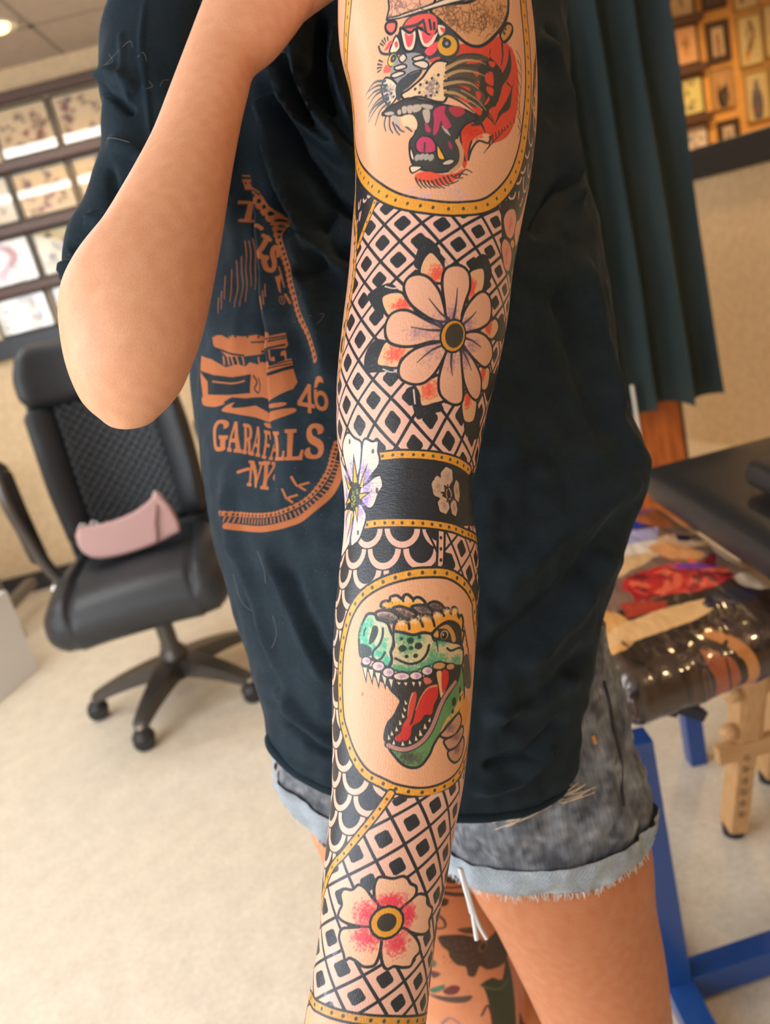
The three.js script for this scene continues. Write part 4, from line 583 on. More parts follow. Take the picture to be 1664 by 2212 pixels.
for (const [x, y, rx, ry] of [[850, 1110, 26, 14], [1000, 1240, 16, 22], [900, 1480, 22, 26], [640, 1430, 30, 22], [640, 1220, 24, 24]]) A.shade([x, y], rx, ry, '#d9384a', 420, 0.27, 2.4);
A.dot([815, 1300], 32, 34, INK).dot([815, 1300], 27.5, 29, '#d8952f').dot([815, 1300], 17.5, 18, '#33302e');
for (const [x, y] of [[330, 1560], [330, 1640], [280, 1960], [330, 2000], [100, 2090]]) A.shade([x, y], 10, 8, '#c9b2c4', 16, 0.2, 3);
A.band([[40, 1880], [110, 1985], [180, 2048], [300, 2105], [470, 2150], [700, 2183], [900, 2190], [1160, 2165], [1230, 2130]], 14.5, 24, 3.4, '#c98e3c');

// ---- the other leg: moth, leaves, berries
const G = new Pen(legR, legCanvas, 0.00054).frame(900, 1880, 5.547), dk = '#4a3a30';
G.fill([[270, 790], [500, 770], [700, 800], [820, 850], [900, 780], [1000, 700], [1090, 980], [1040, 1120], [860, 1190], [760, 1150], [700, 1270], [620, 1260], [590, 1160], [480, 1130], [400, 1040], [380, 970], [300, 900]], dk).fill([[500, 700], [700, 680], [720, 760], [560, 750]], '#5d4637');
for (let k = 0; k < 70; k++) G.dot([300 + 700 * rnd(), 820 + 320 * rnd()], 2.5, 2, rnd() < 0.5 ? '#7d6450' : '#2e241d', 0.6);
G.dot([800, 910], 14, 14, '#7d5a40').dot([800, 915], 8, 10, '#3a2c22').line([[250, 530], [330, 600], [340, 680], [230, 700]], 5, dk).fill([[260, 320], [380, 350], [360, 420], [270, 420]], dk).fill([[330, 30], [560, 30], [560, 130], [340, 140]], '#4d3a30').line([[330, 270], [580, 290]], 8, dk).line([[280, 200], [560, 190]], 5, '#7d4c3a');
G.fill([[760, 1390], [900, 1290], [1020, 1310], [1120, 1160], [1180, 1400], [1100, 1560], [960, 1640], [860, 1560]], '#39402f').line([[800, 1400], [1000, 1420], [1100, 1300]], 4, '#5d6a40').fill([[900, 1640], [1080, 1560], [1160, 1680], [1050, 1841], [940, 1841]], dk).line([[780, 1740], [900, 1720], [960, 1780]], 6, dk).fill([[1250, 1600], [1340, 1640], [1370, 1800], [1300, 1841], [1230, 1800]], dk);
G.fill([[160, 1420], [320, 1370], [330, 1420], [200, 1470]], '#4a6a58').fill([[320, 1440], [420, 1380], [520, 1400], [480, 1480], [360, 1490]], '#6d2f30').fill([[160, 1480], [640, 1500], [600, 1580], [300, 1560]], '#554038').line([[300, 1841], [400, 1770], [520, 1841]], 5, '#7d6068').fill([[160, 1060], [240, 1100], [220, 1160], [165, 1150]], '#5d6a50').fill([[165, 1200], [290, 1240], [200, 1290]], '#5a4038');
G.frame(0, 0, 1).fill([[645, 1700], [690, 1725], [720, 1800], [700, 1830], [665, 1770]], dk).fill([[690, 1720], [720, 1730], [725, 1760], [700, 1750]], '#8d6a58');
// ---------- shirt print: copper ink on washed black cotton ----------
const shirtCanvas = canvas(2048, 2048), shirtRough = canvas(1024, 1024), shirtBump = canvas(1024, 1024);
{ const c = shirtCanvas.getContext('2d'), w = 2048, im = c.createImageData(w, w); for (let y = 0; y < w; y++) for (let x = 0; x < w; x++) { const k = 4 * n2(x * 0.01, y * 0.012) + 3 * n2(x * 0.07, y * 0.07) + 5 * n2(x * 0.7, y * 0.7), i = (y * w + x) * 4; im.data[i] = SHIRT[0] + k; im.data[i + 1] = SHIRT[1] + k; im.data[i + 2] = SHIRT[2] + k; im.data[i + 3] = 255; } c.putImageData(im, 0, 0); }
{ const c = shirtRough.getContext('2d'); c.fillStyle = '#dcdcdc'; c.fillRect(0, 0, 1024, 1024); const b = shirtBump.getContext('2d'), im = b.createImageData(1024, 1024); for (let y = 0; y < 1024; y++) for (let x = 0; x < 1024; x++) { const k = 110 + 45 * n2(x * 0.9, y * 0.35) + 30 * n2(x * 0.4, y * 0.8), i = (y * 1024 + x) * 4; im.data[i] = im.data[i + 1] = im.data[i + 2] = k; im.data[i + 3] = 255; } b.putImageData(im, 0, 0); }
const S = new Pen(torso, shirtCanvas, 0.00035), CU = '#a9633a', NV = '#182228';
const sf = [400, 680, 4.16], sg = [400, 340, 4.16];
S.frame(...sg);
// upper rope border, small cap, T and ST lettering, rays
S.fill([[430, 185], [545, 180], [548, 270], [430, 275]], CU, false); for (const x of [450, 490, 530]) S.dot([x, 215], 2.5, 2.5, NV); S.line([[450, 155], [540, 152]], 4, CU);
S.fill([[385, 375], [545, 375], [545, 410], [505, 405], [508, 545], [545, 545], [545, 575], [395, 570], [400, 545], [450, 540], [460, 405], [385, 410]], CU, false);
const chain = (pts, w) => { const Q = S.curve(pts, false, true, 20); S.lineQ(Q, w, CU); let s = 0, nx = 6; for (let i = 1; i < Q.length; i++) { s += Math.hypot(Q[i][0] - Q[i - 1][0], Q[i][1] - Q[i - 1][1]) / S.u; if (s > nx) { const dx = Q[i][0] - Q[i - 1][0], dy = Q[i][1] - Q[i - 1][1], m = Math.hypot(dx, dy) || 1; S.blobQ([Q[i][0] + dy / m * w * 0.12 * S.u, Q[i][1] - dx / m * w * 0.12 * S.u], w * 0.2, w * 0.26, NV); S.blobQ([Q[i][0] - dy / m * w * 0.52 * S.u, Q[i][1] + dx / m * w * 0.52 * S.u], w * 0.17, w * 0.17, NV); nx += w * 0.95; } } };
chain([[555, 330], [640, 400], [730, 490], [810, 580]], 22);
S.line([[650, 330], [735, 440]], 4, CU).line([[570, 265], [640, 310]], 4, CU);
chain([[815, 590], [840, 720], [890, 880], [940, 1010], [985, 1180], [1030, 1350], [1080, 1480], [1120, 1560]], 15);
chain([[1125, 1570], [1165, 1680], [1210, 1830]], 14);
S.line([[690, 640], [630, 610], [580, 660], [570, 780], [600, 850], [680, 900]], 9, CU).line([[760, 740], [700, 700]], 9, CU).line([[735, 720], [690, 800], [650, 860]], 12, CU).line([[630, 850], [700, 895]], 9, CU);
S.line([[835, 880], [830, 820], [790, 810], [775, 870], [800, 940], [790, 1010], [730, 1000], [700, 930]], 11, CU).dot([712, 905], 8, 8, CU);
S.fill([[810, 1075], [880, 1050], [870, 1130], [880, 1225], [860, 1210], [835, 1130]], CU, false).line([[845, 980], [880, 1080], [910, 1170]], 3, CU).line([[915, 1235], [950, 1310]], 5, CU);
S.dot([880, 1285], 6, 10, CU).dot([880, 1285], 4.4, 8, NV).line([[874, 1270], [884, 1275], [876, 1290], [886, 1300]], 1.8, CU);
for (const [x, a, b] of [[250, 1060, 1270], [300, 1000, 1290], [350, 920, 1340], [400, 880, 1330], [445, 740, 1290], [485, 740, 1150], [530, 720, 1180], [230, 1200, 1360], [205, 1260, 1400]]) S.line([[x, a], [x + 3, (a + b) / 2], [x + 8, b]], 3, '#a85f30', 2);
for (const [x, a, b] of [[590, 1090, 1180], [605, 1250, 1370], [630, 1220, 1340], [655, 1270, 1350], [685, 1250, 1360], [710, 1200, 1320], [730, 1140, 1250]]) S.line([[x, a], [x + 4, b]], 2.6, CU);
// the boat
S.frame(...sf);
S.fill([[150, 190], [220, 180], [290, 210], [340, 180], [430, 190], [550, 170], [660, 200], [700, 150], [740, 160], [760, 190], [910, 160], [940, 270], [920, 300], [660, 330], [580, 350], [420, 370], [260, 375], [160, 280]], CU, false);
for (const l of [[[760, 215], [910, 190]], [[660, 225], [740, 215]], [[500, 240], [620, 235]], [[760, 240], [912, 212]]]) S.line(l, 3, NV, 3, false);
S.line([[600, 322], [700, 318], [910, 272]], 4, NV).line([[170, 300], [300, 345], [420, 360]], 4, NV);
for (let k = 0; k < 16; k++) S.fill([[150 + k * 34, 200], [162 + k * 34, 172 + 14 * rnd()], [176 + k * 34, 200]], k % 3 ? CU : NV, false);
for (const x of [215, 260, 300, 345, 400, 560, 770, 900]) S.fill([[x, 370 - (x > 600 ? 50 : 0)], [x + 16, 370 - (x > 600 ? 50 : 0)], [x + 22, 450 - (x > 600 ? 40 : 0)], [x + 6, 450 - (x > 600 ? 40 : 0)]], CU, false);
S.fill([[40, 370], [130, 400], [240, 470], [350, 440], [430, 460], [480, 420], [560, 440], [600, 415], [680, 440], [740, 430], [770, 460], [960, 390], [980, 480], [1030, 610], [1000, 670], [800, 760], [700, 820], [560, 760], [330, 740], [240, 790], [70, 800], [50, 620], [45, 480]], CU, false);
S.fill([[40, 500], [130, 540], [300, 560], [480, 530], [470, 700], [300, 720], [100, 720], [90, 600]], NV, false).line([[140, 600], [300, 615], [420, 590]], 4, CU).line([[690, 550], [820, 520], [970, 470]], 7, NV).line([[500, 540], [530, 600], [510, 660], [540, 700]], 3, NV).line([[545, 560], [560, 640], [550, 700]], 2, NV);
for (const l of [[[780, 460], [960, 410]], [[760, 485], [960, 440]]]) S.line(l, 2.4, NV);
for (const [x, y] of [[810, 400], [750, 440], [890, 350]]) S.fill([[x - 20, y + 20], [x - 10, y - 20], [x + 12, y - 22], [x + 22, y + 20]], CU, false);
S.fill([[240, 860], [340, 790], [480, 800], [600, 850], [700, 890], [850, 860], [1000, 840], [1005, 880], [860, 940], [700, 970], [520, 920], [350, 890]], CU).fill([[330, 830], [400, 760], [600, 740], [700, 820], [600, 800], [420, 830]], NV).fill([[755, 810], [900, 790], [950, 800], [900, 830], [770, 840]], CU).fill([[60, 740], [200, 760], [260, 800], [160, 830], [70, 810]], CU).fill([[610, 970], [700, 980], [740, 1020], [640, 1010]], CU);
// glyphs set one by one along the curved baseline
function glyph(ch, x, y, w, h, lean = 0, col = CU, font = 'bold 100px serif') {
  const o = S.toCanvas(S.chart([x, y])), a = S.toCanvas(S.chart([x + w, y + lean])), b = S.toCanvas(S.chart([x, y - h])), c = S.c;
  c.save(); c.setTransform((a[0] - o[0]) / 100, (a[1] - o[1]) / 100, -(b[0] - o[0]) / 70, -(b[1] - o[1]) / 70, o[0], o[1]); c.font = font; c.fillStyle = col; c.strokeStyle = col; c.lineWidth = 3.5; const m = c.measureText(ch).width; c.scale(100 / m, 1); c.fillText(ch, 0, 0); c.strokeText(ch, 0, 0); c.restore();
}
glyph('G', 160, 1215, 132, 255, 8); glyph('A', 294, 1222, 124, 255, 14); glyph('R', 424, 1240, 76, 255, 14); glyph('A', 498, 1256, 88, 250, 16);
glyph('F', 604, 1282, 70, 240, 14); glyph('A', 676, 1298, 104, 240, 8); glyph('L', 786, 1306, 150, 245, 0); glyph('L', 932, 1305, 158, 262, -4); glyph('S', 1090, 1290, 186, 290, -8);
glyph('N', 500, 1530, 132, 215, 22); glyph('Y', 628, 1556, 128, 235, 16); S.line([[425, 1415], [505, 1385]], 8, CU).dot([775, 1458], 5, 8, CU);
glyph('4', 1030, 860, 150, 250, 30, CU, '100px sans-serif'); glyph('6', 1165, 850, 135, 280, 10, CU, '100px sans-serif'); S.line([[1190, 670], [1240, 650]], 3, NV);
for (const [x, y] of [[1060, 1540], [945, 1650]]) S.line([[x - 50, y - 80], [x - 30, y], [x + 60, y - 30]], 5, CU, 5, false).line([[x - 10, y + 10], [x + 20, y + 35]], 5, CU);
// lower border: rope, dashes, band
chain([[1370, 1150], [1340, 1290], [1270, 1440], [1170, 1580], [1040, 1690], [880, 1770], [720, 1800], [560, 1800], [390, 1780]], 11);
S.line([[1420, 1350], [1330, 1550], [1200, 1700], [1040, 1830], [880, 1890], [700, 1925], [520, 1915], [440, 1895]], 14, CU);
{ const Q = S.curve([[1395, 1300], [1310, 1500], [1185, 1650], [1040, 1765], [880, 1830], [700, 1860], [560, 1855], [420, 1835]], false, true, 20); let s = 0, nx = 4; for (let i = 1; i < Q.length; i++) { const dx = Q[i][0] - Q[i - 1][0], dy = Q[i][1] - Q[i - 1][1], m = Math.hypot(dx, dy) || 1; s += m / S.u; if (s > nx) { S.lineQ([[Q[i][0] + dy / m * 5 * S.u, Q[i][1] - dx / m * 5 * S.u], [Q[i][0] - dy / m * 5 * S.u, Q[i][1] + dx / m * 5 * S.u]], 3.4, CU); nx += 9; } } }
// ---------- materials of the person ----------
const skinBump = dataTex(512, 512, (u, v) => { const c = n2(u * 90, v * 90) * 0.5 + n2(u * 170 + 9, v * 170) * 0.5; return 128 + 70 * c; });
const skinTone = dataTex(256, 256, (u, v) => { const k = 5 * tn(u, v, 8) + 3 * tn(u, v, 40, 5); return [SKIN[0] + k * 0.6, SKIN[1] + k, SKIN[2] + k]; }, true);
const legShadeTone = dataTex(256, 256, (u, v) => { const k = 6 * tn(u, v, 7) + 4 * tn(u, v, 36, 5); return [188 + k * 0.6, 122 + k, 84 + k]; }, true);  // same skin as the arm, darkened and warmed: shade put into the colour
const legShadeMat = phys(0xffffff, 0.5, { map: legShadeTone, bumpMap: skinBump, bumpScale: 0.0002, specularIntensity: 0.6 });
const skinMat = phys(0xffffff, 0.5, { map: skinTone, bumpMap: skinBump, bumpScale: 0.0002, specularIntensity: 0.7 });
const tattooMat = phys(0xffffff, 0.38, { map: ctex(armCanvas), bumpMap: ctex(armBump, false), bumpScale: 0.0004, specularIntensity: 1 });
const legTattooMat = phys(0xffffff, 0.5, { map: ctex(legCanvas), specularIntensity: 0.6 });
const clothBump = dataTex(256, 256, (u, v) => 128 + 60 * Math.sin(u * 402) * Math.sin(v * 402) + 40 * n2(u * 120, v * 120));
const shirtMap = ctex(shirtCanvas);
const shirtMat = phys(0xffffff, 0.85, { map: shirtMap, roughnessMap: ctex(shirtRough, false), bumpMap: ctex(shirtBump, false), bumpScale: 0.0004, sheen: 0.6, sheenColor: rgb(0.16, 0.26, 0.32), sheenRoughness: 0.4, specularIntensity: 0.4 });
const clothTex = dataTex(256, 256, (u, v) => { const k = 3 * tn(u, v, 20) + 4 * n2(u * 110, v * 110); return [SHIRT[0] + k, SHIRT[1] + k, SHIRT[2] + k]; }, true);
const clothMat = phys(0xffffff, 0.88, { map: clothTex, bumpMap: clothBump, bumpScale: 0.0003, sheen: 0.6, sheenColor: rgb(0.16, 0.26, 0.32), sheenRoughness: 0.4, specularIntensity: 0.35 });

// ---------- hands ----------
function hand(wrist, dir, palm, thumbSide, len, curl) { // joints of a relaxed hand; dir along the fingers, palm towards the palm side, thumbSide across
  const at3 = (a, b, c) => wrist.clone().addScaledVector(dir, a * len).addScaledVector(thumbSide, b * len).addScaledVector(palm, c * len), B = [];
  B.push([at3(-0.05, 0, 0), at3(0.3, 0.06, 0), 0.026, 0.024], [at3(0, -0.06, 0), at3(0.48, -0.17, 0.02), 0.02, 0.014], [at3(0, 0.06, 0), at3(0.5, 0.17, 0.02), 0.021, 0.015], [at3(0.1, 0, 0), at3(0.52, 0, 0), 0.021, 0.016], [at3(0.15, 0.08, 0), at3(0.5, 0.08, 0), 0.02, 0.015]);
  const fl = [[0.17, 0.46, 0.0082], [0.06, 0.52, 0.0086], [-0.06, 0.48, 0.0082], [-0.17, 0.38, 0.0072]];
  for (const [b, L, r] of fl) {
    let p = at3(0.5, b, 0.01), a = 0.15; let dist = [0.44, 0.32, 0.24];
    dist.forEach((s, i) => { a += curl * (i ? 0.75 : 0.45); const q = p.clone().addScaledVector(dir, s * L * len * Math.cos(a)).addScaledVector(palm, s * L * len * Math.sin(a)).addScaledVector(thumbSide, b * 0.06 * len); B.push([p, q, r - i * 0.0007, r - (i + 1) * 0.0007]); p = q; });
  }
  const t0 = at3(0.12, 0.14, 0.04), t1 = at3(0.32, 0.3, 0.1), t2 = at3(0.48, 0.36, 0.16), t3 = at3(0.6, 0.36, 0.22);
  B.push([t0, t1, 0.015, 0.0115], [t1, t2, 0.011, 0.0095], [t2, t3, 0.0095, 0.008]);
  return B;
}
const handL = (() => { const w = at(778, 2330, 0.4175), dir = at(768, 2720, 0.405).sub(w).normalize(), side = RT.clone().addScaledVector(dir, -RT.dot(dir)).normalize(), palm = dir.clone().cross(side).normalize(); if (palm.dot(FW) < 0) palm.negate(); return sdfGeo(hand(w, dir, palm, side, 0.18, 0.45), w.clone().addScaledVector(dir, 0.085), 0.125, 74); })();
const handR = (() => { const w = at(600, -40, 0.54), dir = at(770, -210, 0.55).sub(w).normalize(), palm = FW.clone().addScaledVector(dir, -FW.dot(dir)).normalize(), side = dir.clone().cross(palm).normalize(); if (side.dot(UP) < 0) side.negate(); return sdfGeo(hand(w, dir, palm, side, 0.17, 0.3), w.clone().addScaledVector(dir, 0.08), 0.125, 74); })();
// neck and head, above the frame
const neckBase = at(590, -150, 0.70), headC = neckBase.clone().add(V(-0.02, 0.2, 0.015));
const faceDir = V(-0.55, -0.1, 0.8).normalize(), faceSide = faceDir.clone().cross(V(0, 1, 0)).normalize();
const hp = (f, s, u) => headC.clone().addScaledVector(faceDir, f).addScaledVector(faceSide, s).add(V(0, u, 0));
const headGeo = sdfGeo([[neckBase.clone().add(V(0, -0.06, 0)), hp(-0.02, 0, -0.05), 0.06, 0.052], [hp(0.0, 0, 0.02), hp(-0.03, 0, 0.03), 0.077, 0.082], [hp(0.035, 0, -0.02), hp(0.05, 0, -0.07), 0.058, 0.035], [hp(0.06, 0, -0.085), hp(0.062, 0, -0.09), 0.022, 0.02], [hp(0.078, 0, 0.005), hp(0.1, 0, -0.03), 0.009, 0.013], [hp(0.083, 0.012, -0.062), hp(0.083, -0.012, -0.062), 0.008, 0.008], [hp(0.066, 0.045, 0.02), hp(0.075, 0.015, 0.022), 0.009, 0.009], [hp(0.066, -0.045, 0.02), hp(0.075, -0.015, 0.022), 0.009, 0.009],
  [hp(-0.005, 0.08, -0.005), hp(-0.015, 0.086, 0.025), 0.009, 0.013], [hp(-0.005, -0.08, -0.005), hp(-0.015, -0.086, 0.025), 0.009, 0.013]], headC.clone().add(V(0, -0.03, 0)), 0.2, 84, 0.014);
const hairGeo = sdfGeo([[hp(-0.03, 0, 0.05), hp(-0.05, 0, 0.02), 0.084, 0.086], [hp(-0.06, 0.03, 0), hp(-0.075, 0.03, -0.16), 0.06, 0.045], [hp(-0.06, -0.03, 0), hp(-0.075, -0.03, -0.16), 0.06, 0.045], [hp(0.02, 0.02, 0.08), hp(0.0, -0.04, 0.07), 0.045, 0.045]], headC.clone().add(V(-0.02, -0.03, 0)), 0.22, 60, 0.02);

// ---------- the person ----------
const floorMid = V((kneeL.x + kneeR.x) / 2, 0, (kneeL.z + kneeR.z) / 2);
const person = thing('person', 'person in a dark t-shirt and denim shorts holding out a fully tattooed arm', 'person', V(0, 0, 0));
const innerTorso = new Loft(torso.S.filter((_, i) => i % 20 === 0).map((s) => ({ C: s.C.clone().addScaledVector(s.F, -0.01), E: s.E.clone().multiplyScalar(0.8), f: s.f * 0.72, b: s.b * 0.8 })), 80);
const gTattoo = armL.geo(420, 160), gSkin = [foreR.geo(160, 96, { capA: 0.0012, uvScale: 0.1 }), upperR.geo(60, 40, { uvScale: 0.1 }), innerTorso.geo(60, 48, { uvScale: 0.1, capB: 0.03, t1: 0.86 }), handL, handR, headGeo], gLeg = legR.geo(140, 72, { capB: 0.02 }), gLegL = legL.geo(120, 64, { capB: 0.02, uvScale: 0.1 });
{
  const strip = (g) => { const q = g.index ? g.toNonIndexed() : g; return q; };
  const skinMerged = mergeGeometries(gSkin.map(strip));
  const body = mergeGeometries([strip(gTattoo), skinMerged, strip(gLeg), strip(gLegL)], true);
  part('body', body, [tattooMat, skinMat, legTattooMat, legShadeMat], person, 'skin with a full colour tattoo sleeve on the hanging arm');
}
const eyeM = phys(rgb(0.85, 0.85, 0.83), 0.15), hairM = std(rgb(0.06, 0.035, 0.02), 0.6);
part('hair', hairGeo, hairM, person);
for (const s of [-1, 1]) { const g = new THREE.SphereGeometry(0.012, 16, 12); const q = hp(0.068, s * 0.03, 0.005); g.translate(q.x, q.y, q.z); part('eye', g, eyeM, person); }
const shirt = part('t_shirt', torso.geo(520, 420), shirtMat, person, 'washed black t-shirt with a copper coloured print');
part('sleeve', sleeveR.geo(200, 140, { uvScale: 0.1 }), clothMat, shirt);
{ // lint and pale hairs caught on the cloth
  const on = (L, x, y) => { const [t, th] = L.find(x, y), p = L.P(t, th), s = L.sec(t); return p.addScaledVector(p.clone().sub(s.C).normalize(), 0.0007); }, hairs = [];
  for (const [L, list] of [[sleeveR, [[[243, 150], [262, 118], [285, 95], [290, 108]], [[240, 120], [248, 138], [243, 155]], [[300, 130], [312, 122], [318, 136]], [[322, 180], [330, 190], [318, 200]], [[345, 190], [352, 176], [366, 172]], [[150, 552], [166, 540], [190, 530]], [[240, 305], [262, 312], [285, 318]]]], [torso, [[[618, 125], [630, 122], [636, 134], [626, 138]], [[596, 492], [624, 488], [640, 496]], [[560, 1190], [580, 1230], [572, 1260]], [[500, 1240], [520, 1300], [545, 1330]], [[590, 1330], [600, 1370], [594, 1400]], [[690, 690], [712, 684], [704, 706]]]]])
    for (const h of list) hairs.push(tube(h.map(([x, y]) => on(L, x, y)), 0.0001, 24, 5));
  for (let k = 0; k < 70; k++) { const x = 560 + 180 * rnd(), y = 120 + 1400 * rnd(), g = new THREE.SphereGeometry(0.0002, 6, 4), q = on(torso, x, y); g.translate(q.x, q.y, q.z); hairs.push(g); }
  part('lint', merge(hairs), std(rgb(0.3, 0.32, 0.33), 0.9), shirt, 'pale hairs and lint').userData.kind = 'stuff';
}
{ // rib collar round the neck
  const c = at(560, -70, 0.66), a = at(402, 50, 0.615), e = a.clone().sub(c), f = V(0.12, 0.07, -0.03), pts = [];
  for (let k = 0; k < 20; k++) { const t = k / 20 * 2 * Math.PI; pts.push(c.clone().addScaledVector(e, Math.cos(t)).addScaledVector(f, Math.sin(t))); }
  part('collar', tube(pts, 0.009, 80, 10, true), clothMat, shirt);
}
{ // rolled hem
  const pts = []; for (let k = 0; k < 90; k++) { const th = k / 90 * 2 * Math.PI; const p = torso.P(0.992, th), s = torso.sec(0.992); pts.push(p.lerp(s.C, 0.016)); }
  part('hem', tube(pts, 0.0045, 240, 10, true), clothMat, shirt);
  const ps = []; for (let k = 0; k < 60; k++) { const th = k / 60 * 2 * Math.PI; ps.push(sleeveR.P(0.99, th).lerp(sleeveR.sec(0.99).C, 0.02)); }
  part('sleeve_hem', tube(ps, 0.005, 160, 8, true), clothMat, shirt);
}
// ---------- denim shorts ----------
const denimC = canvas(1024, 512);
{
  const c = denimC.getContext('2d'), im = c.createImageData(1024, 512);
  for (let y = 0; y < 512; y++) for (let x = 0; x < 1024; x++) {
    const u = x / 1024, v = y / 512, w = ((x + y) % 4 < 2 ? 7 : -7) + 8 * n2(x * 0.6, y * 0.15), f = 0.5 + 0.35 * tn(u, v, 7) + 0.25 * tn(u, v, 22, 3) + 0.12 * n2(x * 0.08, y * 0.02), i = (y * 1024 + x) * 4, k = clamp(f, 0, 1);
    im.data[i] = lerp(58, 142, k) + w; im.data[i + 1] = lerp(62, 146, k) + w; im.data[i + 2] = lerp(70, 150, k) + w; im.data[i + 3] = 255;
  }
  c.putImageData(im, 0, 0);
}
const denimT = ctex(denimC); denimT.wrapS = denimT.wrapT = THREE.RepeatWrapping;
const denimB = dataTex(256, 256, (u, v) => 128 + 60 * Math.sin((u + v) * 500) + 40 * n2(u * 100, v * 100));
const denim = phys(0xffffff, 0.85, { map: denimT, bumpMap: denimB, bumpScale: 0.0005, sheen: 0.3, sheenColor: rgb(0.3, 0.35, 0.4) });
const cuffTex = dataTex(256, 256, (u, v) => { const w = (Math.floor((u + v) * 128) % 2 ? 8 : -8) + 10 * n2(u * 60, v * 60) + 14 * tn(u, v, 6); return [150 + w, 160 + w, 168 + w]; }, true);
const cuffM = phys(0xffffff, 0.9, { map: cuffTex, bumpMap: denimB, bumpScale: 0.0006 });
const threadM = std(rgb(0.72, 0.74, 0.74), 0.9);
const ruffle = (a, f) => (p, th, t) => a * n3(p.x * f, p.y * f, p.z * f) + 0.5 * a * n3(p.x * f * 2.3 + 5, p.y * f * 2.3, p.z * f * 2.3);
shortL.disp = ruffle(0.0035, 24); shortR.disp = ruffle(0.004, 22);
const shorts = part('denim_shorts', merge([shortL.geo(120, 120, { uvScale: 0.25 }), shortR.geo(60, 80, { uvScale: 0.25 })]), denim, person, 'faded grey blue cut-off denim shorts');
function cuff(L, t0, t1, grow) {
  const C = new Loft([0, 0.15, 0.5, 0.85, 1].map((k, i) => { const s = L.sec(lerp(t0, t1, k)), g = grow + 0.0025 * Math.sin(k * Math.PI); return { C: s.C, E: s.E.clone().multiplyScalar(1 + g / s.E.length()), f: s.f + g, b: s.b + g }; }), 40);
  C.disp = (p, th, t) => L.disp(p, th, t) * 1.0 + (t > 0.9 ? 0.0012 * n3(p.x * 300, p.y * 300, p.z * 300) : 0);
  const m = part('cuff', C.geo(36, 160, { uvScale: 0.2 }), cuffM, shorts, 'rolled pale denim cuff'); return C;
}
const cuffA = cuff(shortL, 0.80, 1.0, 0.0045), cuffB = cuff(shortR, 0.66, 1.0, 0.004);
{ // frayed edge and hanging threads
  const fr = [];
  for (let k = 0; k < 260; k++) { const th = (rnd() - 0.5) * 3.4, p = cuffA.P(0.995, th), q = p.clone().add(V((rnd() - 0.5) * 0.004, -0.003 - 0.005 * rnd(), (rnd() - 0.5) * 0.004)); fr.push(cyl(p, q, 0.0003, 0.0002, 4)); }
  for (let k = 0; k < 90; k++) { const th = (rnd() - 0.5) * 3.2, p = cuffB.P(0.995, th), q = p.clone().add(V((rnd() - 0.5) * 0.004, -0.003 - 0.004 * rnd(), 0)); fr.push(cyl(p, q, 0.0003, 0.0002, 4)); }
  const m = part('frayed_edge', merge(fr), threadM, shorts, 'white frayed threads along the cut hem'); m.userData.kind = 'stuff';
  const line = (pts, r, d = 0.63) => tube(pts.map(([x, y]) => at(x, y, d)), r, 40, 7);
  part('loose_thread', merge([line([[994, 1876], [1008, 1930], [1020, 1965], [1024, 1990], [1030, 2030]], 0.0019), line([[996, 1876], [1012, 1930], [1026, 1975], [1038, 2005], [1052, 2028]], 0.0016), line([[992, 1874], [1004, 1915], [1014, 1955], [1018, 1972]], 0.0016)]), threadM, shorts, 'long white thread hanging from the hem');
}
{ // seam, tab and a torn patch
  const on = (x, y, lift) => { const [t, th] = shortL.find(x, y), p = shortL.P(t, th), s = shortL.sec(t); return p.addScaledVector(p.clone().sub(s.C).normalize(), lift); };
  part('side_seam', tube([[1308, 1470], [1322, 1530], [1332, 1590], [1345, 1640], [1350, 1700], [1346, 1740]].map(([x, y]) => on(x, y, 0.0006)), 0.0013, 60, 6), std(rgb(0.03, 0.032, 0.04), 0.9), shorts);
  part('tab', tube([[1280, 1588], [1286, 1606]].map(([x, y]) => on(x, y, 0.001)), 0.0016, 8, 6), std(rgb(0.6, 0.25, 0.05), 0.8), shorts, 'small orange tab');
  const th = []; for (let k = 0; k < 46; k++) { const x = 1045 + 190 * rnd(), y = 1790 - (x - 1045) * 0.42 + 34 * (rnd() - 0.5), a = on(x, y, 0.0012), b = on(x + 26 + 30 * rnd(), y - 14 - 12 * rnd(), 0.0014); th.push(tube([a, a.clone().lerp(b, 0.5).add(V(0, 0.0012 * (rnd() - 0.5), 0.001)), b], 0.0005, 6, 4)); }
  const m = part('torn_threads', merge(th), std(rgb(0.62, 0.5, 0.38), 0.9), shorts, 'tear bridged by pale threads'); m.userData.kind = 'stuff';
}
// shoes, below the frame
for (const [k, dx, dz] of [[kneeL, 0.015, -0.03], [kneeR, 0.045, -0.04]]) {
  const c = V(k.x + dx, 0, k.z + dz), sole = new RoundedBoxGeometry(0.09, 0.03, 0.26, 4, 0.014); sole.rotateY(0.5); sole.translate(c.x - 0.03, 0.016, c.z + 0.055);
  const up = new THREE.SphereGeometry(1, 32, 20); up.scale(0.042, 0.05, 0.12); up.rotateY(0.5 ); up.translate(c.x - 0.03, 0.045, c.z + 0.055);
  const s = part('shoe', up, std(rgb(0.05, 0.05, 0.055), 0.7), person); part('sole', sole, std(rgb(0.8, 0.8, 0.78), 0.7), s);
}
// ---------- office chair, handbag ----------
const leather = phys(rgb(0.02, 0.024, 0.029), 0.42, { bumpMap: dataTex(256, 256, (u, v) => 128 + 60 * n2(u * 60, v * 60) + 40 * n2(u * 130, v * 130), false, [3, 3]), bumpScale: 0.0004 });
const gunmetal = phys(rgb(0.1, 0.092, 0.085), 0.35, { metalness: 0.6 }), blackPlastic = phys(rgb(0.02, 0.02, 0.022), 0.45), steel = phys(rgb(0.6, 0.58, 0.55), 0.25, { metalness: 0.9 });
